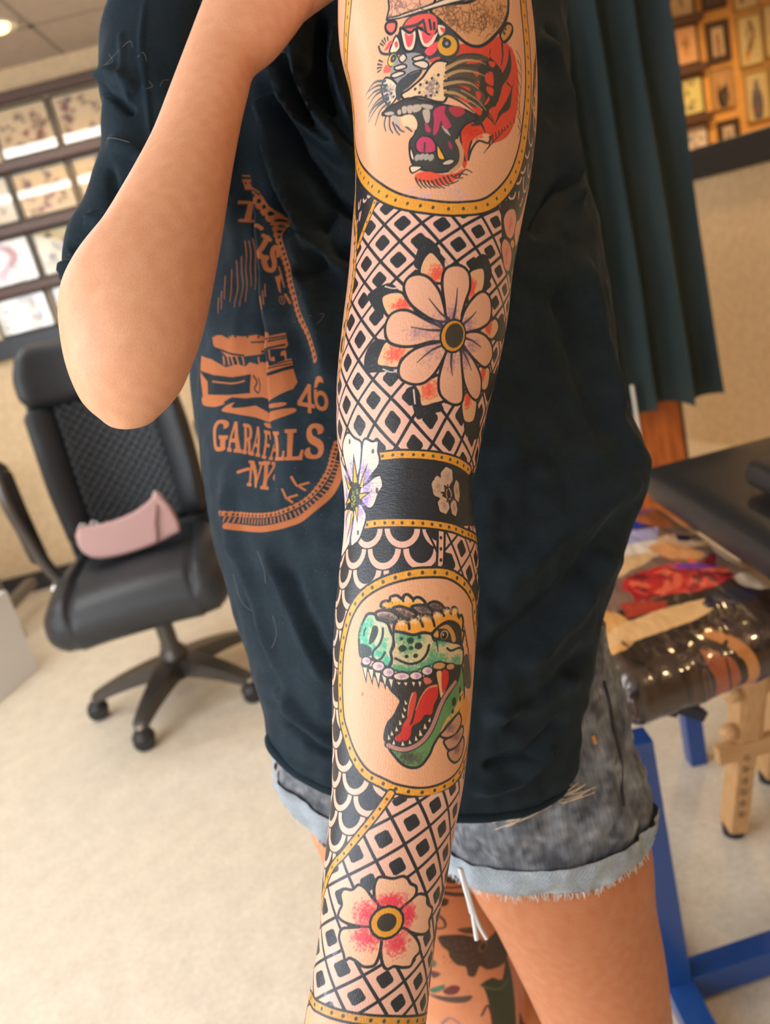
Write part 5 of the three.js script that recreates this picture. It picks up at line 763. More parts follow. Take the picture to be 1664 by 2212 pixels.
// a padded block: rounded box bent and puffed by a function
function pad(w, h, d, r, fn, seg = 40) {
  const g = new RoundedBoxGeometry(w, h, d, 6, r), src = g; const big = new THREE.BoxGeometry(w, h, d, seg, seg, Math.max(8, seg >> 2)), p = big.attributes.position, q = V();
  for (let i = 0; i < p.count; i++) { q.fromBufferAttribute(p, i); const c = V(clamp(q.x, -w / 2 + r, w / 2 - r), clamp(q.y, -h / 2 + r, h / 2 - r), clamp(q.z, -d / 2 + r, d / 2 - r)), o = q.clone().sub(c); if (o.lengthSq() > 1e-12) o.normalize().multiplyScalar(r); q.copy(c).add(o); fn?.(q); p.setXYZ(i, q.x, q.y, q.z); }
  const m = big; m.computeVertexNormals(); return m;
}
{
  const base = V(-0.83, 0, -2.52), chair = thing('office_chair', 'black leather office chair with diamond quilted back holding a pink handbag', 'chair', base, 0.10);
  // five star base
  const hub = new THREE.LatheGeometry([[0.001, 0.02], [0.05, 0.03], [0.055, 0.08], [0.045, 0.13], [0.03, 0.15], [0.03, 0.3], [0.024, 0.3], [0.024, 0.36], [0.001, 0.36]].map(([r, y]) => new THREE.Vector2(r, y + 0.05)), 28);
  part('column', hub, gunmetal, chair);
  for (let k = 0; k < 5; k++) {
    const a = (105 + 72 * k) * Math.PI / 180 + 0.10, R = 0.31, dir = V(Math.cos(a), 0, Math.sin(a));
    const pts = []; const sh = []; // arm: tapered bowed box
    const g = new THREE.BoxGeometry(1, 1, 1, 1, 1, 16), p = g.attributes.position;
    for (let i = 0; i < p.count; i++) { const t = p.getZ(i) + 0.5, w = lerp(0.078, 0.042, t), h = lerp(0.066, 0.03, t), r = 0.03 + t * (R - 0.03), y = 0.125 - 0.045 * t * t; const s = V(-dir.z, 0, dir.x); const q = dir.clone().multiplyScalar(r).addScaledVector(s, p.getX(i) * w); p.setXYZ(i, q.x, y + p.getY(i) * h, q.z); }
    g.computeVertexNormals(); part('base_arm', g, gunmetal, chair);
    const c = dir.clone().multiplyScalar(R), cs = part('caster', merge([cyl(V(c.x, 0.04, c.z), V(c.x, 0.085, c.z), 0.011)]), steel, chair);
    const ax = V(Math.sin(a * 1.7 + k), 0, Math.cos(a * 1.7 + k)).normalize(), cc = V(c.x, 0.0345, c.z);
    const wheel = (o) => { const w = new THREE.LatheGeometry([[0.001, -0.012], [0.027, -0.012], [0.0345, -0.006], [0.0345, 0.006], [0.027, 0.012], [0.001, 0.012]].map(([r, y]) => new THREE.Vector2(r, y)), 24); w.applyQuaternion(new THREE.Quaternion().setFromUnitVectors(V(0, 1, 0), ax)); w.translate(cc.x + ax.x * o, cc.y, cc.z + ax.z * o); return w; };
    const hood = new THREE.SphereGeometry(0.038, 18, 10, 0, 6.2832, 0, 1.35); hood.translate(cc.x, 0.036, cc.z);
    part('wheel', merge([wheel(0.014), wheel(-0.014), hood]), blackPlastic, cs);
  }
  part('mechanism', box(0.2, 0.05, 0.26, 0, 0.37, 0, 0.015), blackPlastic, chair);
  // seat
  const seat = pad(0.57, 0.165, 0.56, 0.078, (q) => { q.y += 0.018 * Math.cos(q.x / 0.55 * Math.PI) - 0.03 * smooth(0.05, 0.27, q.z) * 1 + (Math.abs(q.x) > 0.185 ? 0.012 * smooth(0.185, 0.2, Math.abs(q.x)) : 0); const f = smooth(0.0, -0.27, q.z); q.x *= 1 - 0.08 * f; const n = Math.abs(Math.abs(q.x) - 0.185); if (q.y > -0.02) q.y -= 0.012 * Math.exp(-n * n / 0.00006); }, 64);
  seat.translate(0, 0.458, 0.025); part('seat', seat, leather, chair);
  const seatTrim = pad(0.5, 0.05, 0.5, 0.024, null, 10); seatTrim.translate(0, 0.385, 0.01); part('seat_pan', seatTrim, blackPlastic, chair);
  // backrest, leaning back
  const back = new THREE.Group(); back.name = 'backrest'; back.position.set(0, 0.5, -0.25); back.rotation.x = -0.17; chair.add(back);
  const wrap = (q) => { q.z += 0.10 * q.x * q.x / 0.07; };
  const shell = pad(0.53, 0.74, 0.07, 0.034, (q) => { const k = 1 - 0.10 * smooth(0.0, 0.37, q.y) - 0.06 * smooth(0, -0.37, q.y); q.x *= k; wrap(q); }, 30); shell.translate(0, 0.36, -0.03); part('back_shell', shell, leather, back);
  const head = pad(0.50, 0.22, 0.12, 0.055, (q) => { q.x *= 1 - 0.12 * smooth(-0.02, 0.11, q.y); q.z += 0.012 * Math.cos(q.x * 6); wrap(q); }, 44); head.translate(0, 0.66, 0.015); part('headrest', head, leather, back);
  for (const s of [-1, 1]) { const b = pad(0.095, 0.5, 0.12, 0.045, (q) => { q.x += s * 0.205; q.x *= 1 - 0.05 * smooth(0, -0.25, q.y); wrap(q); }, 26); b.translate(0, 0.31, 0.012); part('side_bolster', b, leather, back); }
  // quilted panel: diamonds puffed between sunk seams
  const quilt = pad(0.34, 0.5, 0.08, 0.03, (q) => { if (q.z > 0) { const S = 0.034, a = (q.x + q.y) / S, b = (q.x - q.y) / S, da = Math.abs(a - Math.round(a)), db = Math.abs(b - Math.round(b)); q.z -= 0.007 * Math.exp(-(Math.min(da, db) ** 2) / 0.012); } wrap(q); }, 150); quilt.translate(0, 0.31, 0.008); part('quilted_panel', quilt, leather, back, 'panel quilted in small diamonds');
  // armrests, flipped up beside the back
  for (const s of [-1, 1]) {
    const a = part('armrest', tube([V(s * 0.275, 0.50, -0.06), V(s * 0.298, 0.56, -0.05), V(s * 0.318, 0.68, -0.03), V(s * 0.33, 0.80, -0.01), V(s * 0.332, 0.90, -0.02)], 0.021, 40, 12), gunmetal, chair);
    const pd = pad(0.06, 0.34, 0.05, 0.024, (q) => { q.z += 0.02 * Math.cos(q.y * 6); }, 24); pd.rotateX(0.1); pd.translate(s * 0.326, 0.75, -0.075); part('arm_pad', pd, blackPlastic, a);
    part('arm_bracket', box(0.08, 0.06, 0.1, s * 0.275, 0.48, -0.06, 0.016), steel, a);
    part('arm_strut', tube([V(s * 0.332, 0.90, -0.02), V(s * 0.333, 0.93, -0.05), V(s * 0.331, 0.91, -0.085)], 0.02, 20, 12), gunmetal, a);
  }
}
// pink handbag
{
  const P = onY(290, 1195, 0.57), bag = thing('handbag', 'small pink leather handbag with silver rings lying on the office chair seat', 'bag', V(-0.81, 0.576, -2.455), 0.22);
  const pinkM = phys(rgb(0.52, 0.32, 0.3), 0.34, { bumpMap: dataTex(128, 128, (u, v) => 128 + 70 * n2(u * 40, v * 40), false, [4, 4]), bumpScale: 0.0004 });
  const sh = new THREE.Shape(); sh.moveTo(-0.16, 0.115); sh.bezierCurveTo(-0.185, 0.08, -0.175, 0.02, -0.12, 0.006); sh.bezierCurveTo(-0.05, -0.012, 0.06, -0.008, 0.12, 0.004); sh.lineTo(0.165, 0.012); sh.bezierCurveTo(0.175, 0.06, 0.15, 0.13, 0.135, 0.155); sh.bezierCurveTo(0.06, 0.095, -0.06, 0.095, -0.16, 0.115);
  const g = new THREE.ExtrudeGeometry(sh, { depth: 0.05, bevelEnabled: true, bevelThickness: 0.016, bevelSize: 0.012, bevelSegments: 6, curveSegments: 24 }); g.translate(0, 0.012, -0.025);
  const body = part('bag_body', g, pinkM, bag); body.rotation.x = -0.25; bag.scale.setScalar(0.86);
  const rim = tube([V(-0.165, 0.13, 0), V(-0.08, 0.116, 0), V(0, 0.112, 0), V(0.07, 0.125, 0), V(0.14, 0.165, 0)], 0.006, 40, 8); part('zip', rim, steel, body);
  for (const [x, y] of [[-0.15, 0.135], [-0.11, 0.132], [0.135, 0.172]]) { const t = new THREE.TorusGeometry(0.012, 0.0035, 10, 24); t.translate(x, y, 0.02); part('ring', t, steel, body); }
  part('strap', tube([V(0.13, 0.165, 0.02), V(0.12, 0.12, 0.045), V(0.1, 0.07, 0.05), V(0.09, 0.02, 0.048), V(0.08, 0.0, 0.03)], 0.006, 40, 8), phys(rgb(0.3, 0.17, 0.16), 0.4), body);
  const brass = new THREE.SphereGeometry(0.011, 14, 10); brass.translate(-0.175, 0.11, 0.02); part('stud', brass, phys(rgb(0.6, 0.3, 0.12), 0.3, { metalness: 0.8 }), body);
}
// ---------- treatment bed, printed cushion stand, curtain ----------
const vinyl = phys(rgb(0.022, 0.022, 0.025), 0.33, { bumpMap: dataTex(256, 256, (u, v) => 128 + 60 * n2(u * 70, v * 70), false, [5, 5]), bumpScale: 0.0003 });
const woodTex = dataTex(128, 512, (u, v) => { const k = 14 * tn(u, v, 9) + 10 * Math.sin(u * 60 + 3 * tn(u, v, 5)) * 0.5 + 6 * n2(u * 60, v * 8); return [206 + k, 160 + k, 108 + k]; }, true);
const beech = phys(0xffffff, 0.5, { map: woodTex });
const blueTex = dataTex(256, 256, (u, v) => { const k = tn(u, v, 20) + 0.6 * tn(u, v, 50, 4), chip = k > 0.95; return chip ? [70, 58, 52] : [26 + 5 * k, 74 + 7 * k, 150 + 9 * k]; }, true);
const blueSteel = phys(0xffffff, 0.35, { map: blueTex, clearcoat: 0.3 });
{
  const bed = thing('treatment_bed', 'black vinyl treatment bed on beech wood legs at the right edge', 'bed', V(0.592, 0, -1.8));
  const top = pad(1.1, 0.075, 0.74, 0.036, (q) => { q.y += 0.006 * Math.cos(q.x * 3) * Math.cos(q.z * 3); }, 40); top.translate(0.5, 0.676, 0.56); part('mattress', top, vinyl, bed);
  part('bed_frame', merge([box(0.74, 0.05, 0.03, 0.6, 0.612, 0.76, 0.004), box(0.74, 0.05, 0.03, 0.6, 0.612, 0.36, 0.004), box(0.03, 0.05, 0.48, 0.235, 0.612, 0.56, 0.004), box(0.03, 0.05, 0.48, 0.965, 0.612, 0.56, 0.004)]), beech, bed);
  const leg = (x, z, sx, name = 'leg') => { const a = V(x, 0.015, z), b = V(x + sx, 0.62, z - 0.02), l = part(name, merge([sq(V(lerp(a.x, b.x, 0.35), 0.2, lerp(a.z, b.z, 0.35)), b, 0.05, 0.045), sq(a, V(lerp(a.x, b.x, 0.62), 0.36, lerp(a.z, b.z, 0.62)), 0.034, 0.05)]), beech, bed); part('rubber_foot', cyl(V(x, 0, z), V(x, 0.02, z), 0.022), blackPlastic, l); for (const h of [0.24, 0.32]) { const k = new THREE.SphereGeometry(0.017, 16, 12); k.scale(1.2, 1, 1); k.translate(lerp(a.x, b.x, h / 0.62) - 0.035, h, lerp(a.z, b.z, h / 0.62) + 0.012); part('knob', k, beech, l); } for (let i = 0; i < 6; i++) { const hole = new THREE.TorusGeometry(0.005, 0.0014, 6, 12); const h = 0.06 + i * 0.025; hole.translate(lerp(a.x, b.x, h / 0.62) - 0.004, h, lerp(a.z, b.z, h / 0.62) + 0.027); part('peg_hole', hole, std(rgb(0.3, 0.19, 0.1), 0.8), l); } };
  leg(-0.062, 0.50, 0.13); leg(0.99, 0.60, -0.03); leg(0.08, 0.38, 0.12); leg(0.99, 0.38, -0.03);
  part('stretcher', sq(V(-0.08, 0.20, 0.51), V(0.99, 0.19, 0.5), 0.035, 0.022), beech, bed); part('brace', sq(V(-0.03, 0.34, 0.47), V(0.5, 0.57, 0.47), 0.04, 0.022), beech, bed);
}
{ // black headrest lying on the bed
  const p = onY(1712, 1075, 0.72), t = thing('face_cradle', 'small black padded cradle lying on the bed at the right edge', 'cushion', V(p.x, 0.7235, p.z));
  const g = pad(0.26, 0.05, 0.14, 0.023, (q) => { q.y += 0.02 * smooth(0.02, 0.12, q.x); }, 24); g.translate(0.09, 0.027, -0.02); part('pad', g, vinyl, t); part('pad_base', box(0.2, 0.008, 0.1, 0.1, 0.004, -0.02, 0.003), blackPlastic, t);
}
// printed seat cushion under clear vinyl: an abstract comic style print
const artC = canvas(1024, 1400);
{
  const c = artC.getContext('2d'); c.fillStyle = '#3a2a22'; c.fillRect(0, 0, 1024, 1400);
  c.scale(1.12, 1.3); const R = (x, y, w, h, a, col) => { c.save(); c.translate(x, y); c.rotate(a); c.fillStyle = col; c.beginPath(); c.ellipse(0, 0, w, h, 0, 0, 7); c.fill(); c.restore(); };
  const Pg = (pts, col) => { c.fillStyle = col; c.beginPath(); pts.forEach(([x, y], i) => i ? c.lineTo(x, y) : c.moveTo(x, y)); c.closePath(); c.fill(); };
  Pg([[0, 0], [1024, 0], [1024, 120], [600, 210], [0, 260]], '#2a3cc0'); Pg([[620, 60], [1024, 40], [1024, 520], [760, 420]], '#c06a34'); Pg([[0, 240], [500, 190], [1024, 330], [1024, 700], [0, 760]], '#8a6a5c');
  Pg([[60, 260], [420, 210], [700, 230], [640, 330], [200, 380]], '#b9b4e2'); R(120, 330, 110, 80, 0.2, '#e6dcec'); R(420, 420, 300, 75, -0.12, '#f2e6d8'); R(300, 500, 260, 55, -0.2, '#e9bf8c'); R(760, 400, 150, 70, 0.3, '#efc49a'); R(860, 520, 80, 130, 0.3, '#f3ead8'); R(640, 470, 110, 60, 0.8, '#e9a468');
  Pg([[160, 420], [330, 520], [300, 600], [120, 560]], '#2e2a4c'); Pg([[60, 480], [200, 640], [160, 690], [40, 600]], '#e0b086'); Pg([[720, 330], [840, 360], [800, 420], [700, 390]], '#2a2540');
  R(520, 650, 210, 95, 0.12, '#cc2f2c'); for (let k = 0; k < 60; k++) R(340 + 380 * rnd(), 580 + 140 * rnd(), 30 + 30 * rnd(), 10 + 10 * rnd(), rnd() * 3, ['#e2483a', '#a81f28', '#ef6a4a', '#7d1622'][k % 4]); R(640, 600, 90, 20, 0.4, '#7a3aa8');
  R(130, 820, 110, 120, 0, '#e6ab66'); R(330, 850, 260, 52, -0.1, '#efc187'); R(640, 820, 120, 46, -0.15, '#2b2a3c'); R(790, 760, 80, 60, 0.3, '#ecd0b4'); Pg([[260, 700], [420, 760], [400, 800], [240, 790]], '#b5402a'); Pg([[860, 800], [1000, 1000], [960, 1100], [820, 1000]], '#b07a4c');
  Pg([[420, 960], [470, 940], [720, 1240], [690, 1260]], '#d08a4c'); Pg([[380, 1010], [460, 1040], [560, 1100], [380, 1080]], '#a85a3a'); R(940, 1180, 40, 70, 0.5, '#b5401f'); R(820, 1160, 60, 90, 0.4, '#7a4228');
  for (let k = 0; k < 240; k++) R(1024 * rnd(), 900 + 500 * rnd(), 6 + 40 * rnd(), 2 + 6 * rnd(), rnd() * 3, ['#4a3830', '#1a1210', '#5f4a44', '#3a2c3c'][k % 4]);
  for (let k = 0; k < 90; k++) { c.strokeStyle = 'rgba(190,150,120,0.6)'; c.lineWidth = 3; c.beginPath(); c.ellipse(150 + 860 * rnd(), 1000 + 380 * rnd(), 8 + 8 * rnd(), 7 + 7 * rnd(), 0, 0, 7); c.stroke(); }
}
{
  const st0 = thing('printed_stool', 'stool with a glossy comic print cushion on a blue steel frame', 'stool', V(0.425, 0, -1.285), 0.0);
  const g = pad(0.34, 0.085, 0.62, 0.041, (q) => { q.z -= 0.16 * q.x; q.y += 0.012 * Math.cos(q.x * 7) * Math.cos(q.z * 4.4) + 0.0025 * n3(q.x * 18, q.y * 18, q.z * 18) + 0.0012 * n3(q.x * 50, 1, q.z * 50); }, 110);
  const p = g.attributes.position, uv = new Float32Array(p.count * 2); for (let i = 0; i < p.count; i++) { uv[2 * i] = p.getX(i) / 0.38 + 0.5; uv[2 * i + 1] = 0.5 - p.getZ(i) / 0.64; } g.setAttribute('uv', new THREE.BufferAttribute(uv, 2));
  g.translate(0, 0.575, 0); part('cushion', g, phys(0xffffff, 0.3, { map: ctex(artC), clearcoat: 1, clearcoatRoughness: 0.06, bumpMap: dataTex(256, 256, (u, v) => 128 + 70 * tn(u, v, 14) + 40 * tn(u, v, 40, 3)), bumpScale: 0.002 }), st0, 'cushion with a bright comic style print under clear vinyl');
  part('seat_board', box(0.24, 0.02, 0.46, 0, 0.523, 0, 0.005), blackPlastic, st0);
  const legM = (x, z) => part('leg', merge([sq(V(x, 0.0, z), V(x, 0.515, z), 0.038, 0.038)]), blueSteel, st0);
  legM(-0.15, 0.30); legM(0.135, 0.26); legM(-0.135, -0.25); legM(0.135, -0.25);
  part('foot_rail', merge([sq(V(-0.15, 0.03, 0.30), V(0.34, 0.03, 0.262), 0.045, 0.04), sq(V(-0.15, 0.03, -0.27), V(-0.15, 0.03, 0.44), 0.045, 0.04)]), blueSteel, st0);
  const lv = (x, y, d) => at(x, y, d).sub(st0.position);
  part('lever', merge([sq(lv(1395, 1512, 1.16), lv(1462, 1524, 1.17), 0.03, 0.02), sq(lv(1455, 1524, 1.17), lv(1520, 1544, 1.18), 0.016, 0.016)]), phys(rgb(0.01, 0.02, 0.05), 0.4), st0);
}
{ // pleated curtain
  const cur = thing('curtain', 'dark green pleated curtain hanging beside the framed pictures', 'curtain', V(0, 0, -2.6));
  const W = 0.80, H0 = 0.56, n = 260, m = 60, pos = [], uv = [], idx = [], x0 = 0.42, x1 = 1.205;
  const F2 = (u, v) => { const x = lerp(x0, x1 - 0.05 * v, u), a = u * 12 * Math.PI + 0.6 * Math.sin(u * 9); return V(x + 0.014 * Math.cos(a), lerp(H0 + 0.012 * Math.sin(a * 0.5), CH - 0.03, v), 0.045 * Math.sin(a) * lerp(1.0, 0.6, v) + 0.02 * n2(u * 6, v * 2)); };
  for (const side of [0, 0.004]) for (let j = 0; j <= m; j++) for (let i = 0; i <= n; i++) { const q = F2(i / n, j / m); pos.push(q.x, q.y, q.z - side); uv.push(i / n * 8, j / m * 8); }
  const w = n + 1, off = w * (m + 1); for (let j = 0; j < m; j++) for (let i = 0; i < n; i++) { const a = j * w + i; idx.push(a, a + 1, a + w, a + 1, a + w + 1, a + w); const b = a + off; idx.push(b, b + w, b + 1, b + 1, b + w, b + w + 1); }
  const g = new THREE.BufferGeometry(); g.setAttribute('position', new THREE.Float32BufferAttribute(pos, 3)); g.setAttribute('uv', new THREE.Float32BufferAttribute(uv, 2)); g.setIndex(idx); g.computeVertexNormals();
  part('curtain_cloth', g, phys(rgb(0.02, 0.036, 0.036), 0.75, { sheen: 0.3, sheenColor: rgb(0.1, 0.16, 0.16) }), cur);
  part('curtain_rail', cyl(V(x0 - 0.05, CH - 0.025, 0), V(x1 + 0.05, CH - 0.025, 0), 0.012), steel, cur);
  const w0 = onZ(1387, 870, -2.52), w1 = onZ(1403, 975, -2.52); part('wand', cyl(V(w0.x, w0.y + 0.05, 0.01), V(w1.x, w1.y, 0.01), 0.006), M.whiteTrim, cur, 'white draw wand');
}
{ // wooden cabinet behind the curtain
  const cab = thing('wooden_cabinet', 'orange stained wooden cabinet behind the bottom of the curtain', 'cabinet', V(0.84, 0, -2.95));
  const ow = phys(0xffffff, 0.45, { map: dataTex(128, 256, (u, v) => { const k = 16 * tn(u, v, 6) + 8 * Math.sin(u * 50); return [176 + k, 92 + k * 0.7, 34 + k * 0.4]; }, true) });
  part('body', box(0.62, 1.1, 0.34, 0, 0.55, 0, 0.006), std(rgb(0.07, 0.035, 0.016), 0.6), cab);
  for (const s of [-1, 1]) { const d = part('door', box(0.285, 1.04, 0.02, s * 0.146, 0.56, 0.18, 0.004), ow, cab); part('handle', cyl(V(s * 0.03, 0.78, 0.2), V(s * 0.03, 0.88, 0.2), 0.005), steel, d); }
}
// ---------- framed flash sheets ----------
const glassM = phys(0xffffff, 0.03, { transmission: 1, thickness: 0, ior: 1.5 });
const frameBlack = phys(rgb(0.015, 0.014, 0.013), 0.35), frameGold = phys(rgb(0.45, 0.33, 0.12), 0.35, { metalness: 0.4 }), frameBrown = phys(rgb(0.06, 0.03, 0.015), 0.45), ledgeM = phys(rgb(0.09, 0.045, 0.03), 0.4);
function sheet(paper, inks, kind, s) {
  seed = s * 7919 + 13; const cv = canvas(192, 160), c = cv.getContext('2d'); c.fillStyle = paper; c.fillRect(0, 0, 192, 160);
  const blob = (x, y, r, col) => { c.fillStyle = col; c.beginPath(); for (let k = 0; k <= 14; k++) { const a = k / 14 * 6.283, q = r * (0.6 + 0.5 * rnd()); c.lineTo(x + Math.cos(a) * q, y + Math.sin(a) * q); } c.fill(); }, scrib = (x, y, r, col, w) => { c.strokeStyle = col; c.lineWidth = w; c.beginPath(); c.moveTo(x, y); for (let k = 0; k < 7; k++) c.quadraticCurveTo(x + (rnd() - 0.5) * 2 * r, y + (rnd() - 0.5) * 2 * r, x + (rnd() - 0.5) * 2 * r, y + (rnd() - 0.5) * 2 * r); c.stroke(); };
  if (kind === 'one') { for (let k = 0; k < 26; k++) { const t = k / 26; blob(96 + 34 * Math.sin(t * 5), 20 + 120 * t, 12 + 8 * rnd(), inks[k % inks.length]); } scrib(96, 80, 60, '#3a2a26', 1.4); }
  else if (kind === 'figures') for (let k = 0; k < 3; k++) { const x = 45 + k * 52, col = inks[k % inks.length]; blob(x, 45, 11, col); c.fillStyle = col; c.beginPath(); c.ellipse(x, 85, 9, 30, 0.2, 0, 7); c.fill(); scrib(x, 80, 26, '#2c2622', 1.6); blob(x, 120, 9, col); }
  else if (kind === 'portrait') { c.fillStyle = inks[0]; c.beginPath(); c.ellipse(96, 110, 52, 60, 0, 0, 7); c.fill(); c.fillStyle = inks[1]; c.beginPath(); c.ellipse(96, 52, 22, 28, 0, 0, 7); c.fill(); for (let k = 0; k < 10; k++) blob(96 + (rnd() - 0.5) * 80, 60 + 80 * rnd(), 8, inks[k % inks.length]); }
  else for (let k = 0; k < 22; k++) { const x = 16 + 160 * rnd(), y = 14 + 132 * rnd(); if (rnd() < 0.55) blob(x, y, 6 + 9 * rnd(), inks[k % inks.length]); scrib(x, y, 18, kind === 'ink' ? '#3b352c' : '#6a5048', 1.5); }
  return std(0xffffff, 0.8, { map: ctex(cv) });
}
function picture(x, y, w, h, z, fr, b, art, label, mat = 0, group) {
  const t = thing('picture_frame', label, 'picture', V(x, y - h / 2, z), 0, group), d = 0.022;
  part('frame', merge([box(w, b, d, 0, h - b / 2, d / 2, b * 0.2), box(w, b, d, 0, b / 2, d / 2, b * 0.2), box(b, h, d, -w / 2 + b / 2, h / 2, d / 2, b * 0.2), box(b, h, d, w / 2 - b / 2, h / 2, d / 2, b * 0.2), box(w - b, h - b, 0.004, 0, h / 2, 0.003)]), fr, t);
  if (mat) part('mount', box(w - 2 * b, h - 2 * b, 0.002, 0, h / 2, 0.0065), std(rgb(0.05, 0.028, 0.018), 0.8), t);
  const pw = w - 2 * b - 2 * mat, ph = h - 2 * b - 2 * mat, g = new THREE.BoxGeometry(pw, ph, 0.002); g.translate(0, h / 2, 0.0095); part('print', g, art, t);
  part('glass', box(w - 2 * b, h - 2 * b, 0.002, 0, h / 2, 0.015), glassM, t);
}
const lw = ZB;
const P1 = '#e0c8a4', P2 = '#efe6d6', P3 = '#d9c9a0';
const left = [
  [-1.665, 2.23, 0.285, 0.225, P1, ['#b58a7a', '#a09084', '#c4a880'], 'mix', 'flash sheet of faint mixed motifs, top row outer left'], [-1.365 + 0.147, 2.23, 0.285, 0.225, P1, ['#b9736a', '#c9a070', '#8f7f86'], 'mix', 'flash sheet with small red and tan motifs, top row left of the shirt'], [-0.92, 2.23, 0.285, 0.225, P1, ['#a5506a', '#8d8a90', '#c0a088'], 'mix', 'flash sheet with a magenta motif, top row beside the sleeve'],
  [-1.517, 1.955, 0.285, 0.22, P2, ['#c25a52', '#c97a70', '#7a5060'], 'mix', 'pale flash sheet with red roses, second row at the left edge'], [-1.219, 1.955, 0.285, 0.22, P1, ['#c47870', '#d2a860', '#8a86a0', '#b58a9a'], 'mix', 'flash sheet of pastel pink and yellow motifs, second row'], [-0.92, 1.955, 0.285, 0.22, P1, ['#7a6a78', '#98807a'], 'one', 'flash sheet with one grey winding motif, second row beside the sleeve'],
  [-1.517, 1.68, 0.285, 0.22, P2, ['#a5483a', '#b4604a', '#8f3a34'], 'one', 'white flash sheet with a single red dragon like creature'], [-1.219, 1.68, 0.285, 0.22, P3, ['#7a7058', '#8a7a60'], 'ink', 'cream flash sheet of small black line drawings'], [-0.92, 1.68, 0.285, 0.22, P3, ['#8a7a6a', '#a08a70'], 'ink', 'cream line drawing sheet hidden behind the sleeve, third row'],
  [-1.665 + 0.14, 1.43, 0.285, 0.185, P2, ['#c2b83a', '#4a5a50', '#d0c860', '#5a6a70', '#b06a3a'], 'mix', 'white flash sheet with yellow and dark green leaves'], [-1.219, 1.43, 0.285, 0.185, P2, ['#6a7078', '#8a9098'], 'ink', 'white flash sheet with grey drawings beside the elbow'], [-1.81, 1.955, 0.285, 0.22, P1, ['#a07a70'], 'mix', 'flash sheet past the left edge, second row'],
];
left.forEach(([x, y, w, h, p, ink, k, l], i) => picture(x, y, w, h, lw, frameBlack, 0.011, sheet(p, ink, k, i + 3), l, 0, 'framed flash on the back wall'));
for (const [y, l] of [[2.092, 'first'], [1.816, 'second'], [1.545, 'third'], [2.375, 'top']]) { const t = struct('trim_' + ({ first: 3, second: 4, third: 5, top: 6 })[l], box(2.0, 0.046, 0.05, -1.5, y, lw + 0.025, 0.006), ledgeM, l + ' dark brown picture rail between the rows of flash'); }
{
  const z = ZP, k = 5.3 / 4.9, R = (x0, x1, y0, y1) => [(x0 + x1) / 2 * k, 1.25 + ((y0 + y1) / 2 - 1.25) * k, (x1 - x0) * k, (y1 - y0) * k];
  const add = (r, fr, b, art, l, mat = 0) => picture(...r, z, fr, b, art, l, mat, 'pictures beyond the half wall');
  add(R(2.09, 2.372, 2.115, 2.33), frameBrown, 0.01, sheet('#ead9b4', ['#a08a70', '#c0a080'], 'figures', 31), 'pale sheet with faint figures, topmost beside the curtain');
  add(R(2.09, 2.372, 1.87, 2.075), frameBrown, 0.01, sheet('#e0b184', ['#2f4a3a', '#5a4038', '#c98a2a'], 'figures', 32), 'peach sheet with three standing pin up figures');
  add(R(2.09, 2.372, 1.605, 1.81), frameBrown, 0.01, sheet('#d6cf8a', ['#b0b060', '#8a8a70', '#a0705a'], 'mix', 33), 'yellow green sheet with faint motifs beside the curtain');
  add(R(2.09, 2.372, 1.36, 1.55), frameBrown, 0.01, sheet('#d8cfc6', ['#7a94b8', '#a088a0'], 'mix', 34), 'pale sheet with blue motifs, lowest beside the curtain');
  add(R(2.42, 2.552, 2.115, 2.33), frameBrown, 0.012, sheet('#3a2416', ['#7a4a2a', '#5a3018'], 'mix', 35), 'small dark brown picture, topmost of the middle column');
  add(R(2.42, 2.552, 1.845, 2.055), frameBrown, 0.01, sheet('#cdb48c', ['#a08060', '#8a5a48'], 'portrait', 36), 'small print in a wide brown mount', 0.026);
  add(R(2.42, 2.55, 1.6, 1.815), frameGold, 0.005, sheet('#b98e5c', ['#1a1614', '#c4a070'], 'portrait', 37), 'portrait of a seated figure in a black dress');
  add(R(2.43, 2.56, 1.33, 1.535), frameBrown, 0.01, sheet('#c6b49a', ['#8a8078'], 'portrait', 38), 'small grey print in a brown mount, lowest of the middle column', 0.026);
  add(R(2.593, 2.735, 2.075, 2.34), frameGold, 0.008, sheet('#d8c48c', ['#8a3a2a', '#5a5a70'], 'one', 39), 'upper gold framed picture with a red and blue motif');
  add(R(2.6, 2.74, 1.785, 2.045), frameGold, 0.008, sheet('#d6c890', ['#b83a24', '#d8902a', '#5a8a4a', '#3a4a8a'], 'one', 40), 'gold framed picture of a multicoloured bird like figure');
  add(R(2.612, 2.752, 1.49, 1.757), frameGold, 0.008, sheet('#d0be88', ['#55505a', '#6a6470', '#b03a2a'], 'portrait', 41), 'gold framed picture of a dark hooded shape with a red spot');
  add(R(2.752, 2.9, 1.8, 2.07), frameGold, 0.008, sheet('#dcc890', ['#b8402a', '#d8a04a'], 'one', 42), 'gold framed picture cut by the right edge of the photo');
  add(R(2.765, 2.9, 1.49, 1.77), frameGold, 0.008, sheet('#d8c48c', ['#8a7a6a'], 'mix', 43), 'lower gold framed picture at the right edge');
  for (const [y, n] of [[2.097, 7], [1.842, 8], [1.578, 9]]) struct('trim_' + n, box(0.42, 0.045 * k, 0.05, 2.21 * k, 1.25 + (y - 1.25) * k, z + 0.025, 0.005), ledgeM, 'dark picture rail beside the curtain');
}
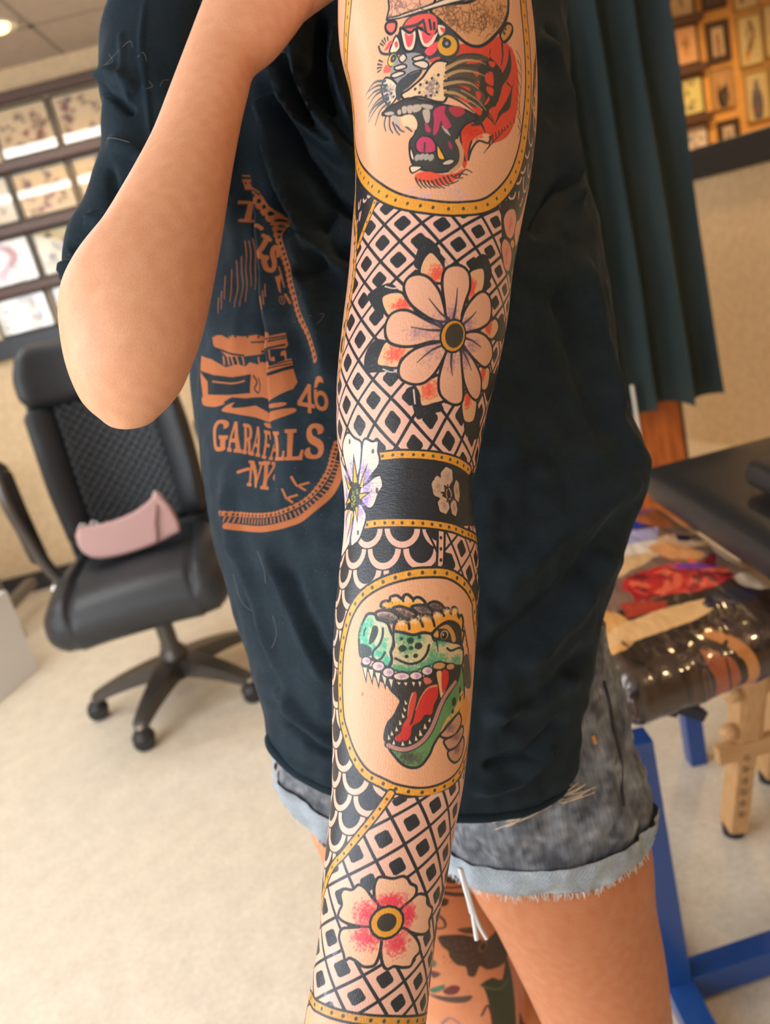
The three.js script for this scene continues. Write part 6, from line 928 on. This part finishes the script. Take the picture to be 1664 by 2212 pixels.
// ---------- left edge: table leg, clear drawer box, plant, power plate ----------
{
  const foot = onY(38, 1385, 0), t = thing('work_table', 'taupe metal table end with a thick leg behind the office chair', 'table', V(foot.x, 0, foot.z));
  const tp = std(rgb(0.17, 0.15, 0.13), 0.5);
  part('leg', sq(V(0, 0, 0), V(-0.06, 0.72, -0.04), 0.07, 0.06), tp, t); part('leg', sq(V(-0.9, 0, 0), V(-0.86, 0.72, -0.04), 0.07, 0.06), tp, t); part('table_top', box(1.0, 0.03, 0.5, -0.5, 0.735, -0.2, 0.008), tp, t); part('foot_bar', box(0.05, 0.05, 0.4, -0.02, 0.15, -0.2, 0.006), tp, t);
}
{
  const p = onY(46, 1512, 0), t = thing('storage_drawers', 'translucent white plastic drawer unit at the left edge of the floor', 'drawers', V(p.x - 0.245, 0, p.z - 0.16), -0.3);
  const wp = phys(rgb(0.75, 0.76, 0.77), 0.35), clear = phys(rgb(0.86, 0.88, 0.9), 0.25, { transmission: 0.6, thickness: 0 });
  part('body', merge([box(0.36, 0.02, 0.34, 0, 0.01, 0, 0.006), box(0.36, 0.02, 0.34, 0, 0.36, 0, 0.006), box(0.018, 0.36, 0.34, -0.17, 0.185, 0, 0.005), box(0.018, 0.36, 0.34, 0.17, 0.185, 0, 0.005), box(0.36, 0.36, 0.012, 0, 0.185, -0.165, 0.004), box(0.36, 0.016, 0.34, 0, 0.185, 0, 0.004)]), wp, t);
  for (const y of [0.1, 0.27]) { const d = part('drawer', merge([box(0.32, 0.145, 0.012, 0, y, 0.165, 0.004), box(0.3, 0.01, 0.3, 0, y - 0.068, 0.005, 0.003)]), clear, t); part('handle', box(0.1, 0.02, 0.02, 0, y + 0.03, 0.178, 0.006), wp, d); }
}
{
  const p = onY(-62, 985, 0.752), t = thing('potted_plant', 'potted plant with green leaves cut by the left edge', 'plant', V(p.x, 0.7515, p.z));
  const lm = phys(rgb(0.16, 0.3, 0.05), 0.5);
  part('pot', new THREE.LatheGeometry([[0.001, 0], [0.06, 0], [0.08, 0.12], [0.074, 0.12], [0.066, 0.02], [0.001, 0.02]].map(([r, y]) => new THREE.Vector2(r, y)), 28), std(rgb(0.5, 0.3, 0.22), 0.7), t);
  for (let k = 0; k < 16; k++) { const a = k * 2.4, g = new THREE.SphereGeometry(1, 12, 8); g.scale(0.02, 0.003, 0.07); g.translate(0, 0, 0.07); g.rotateX(-0.5 - 0.5 * rnd()); g.rotateY(a); g.translate(0, 0.12 + 0.02 * (k % 4), 0); part('leaf', g, lm, t); }
}
renderer.render(scene, camera);
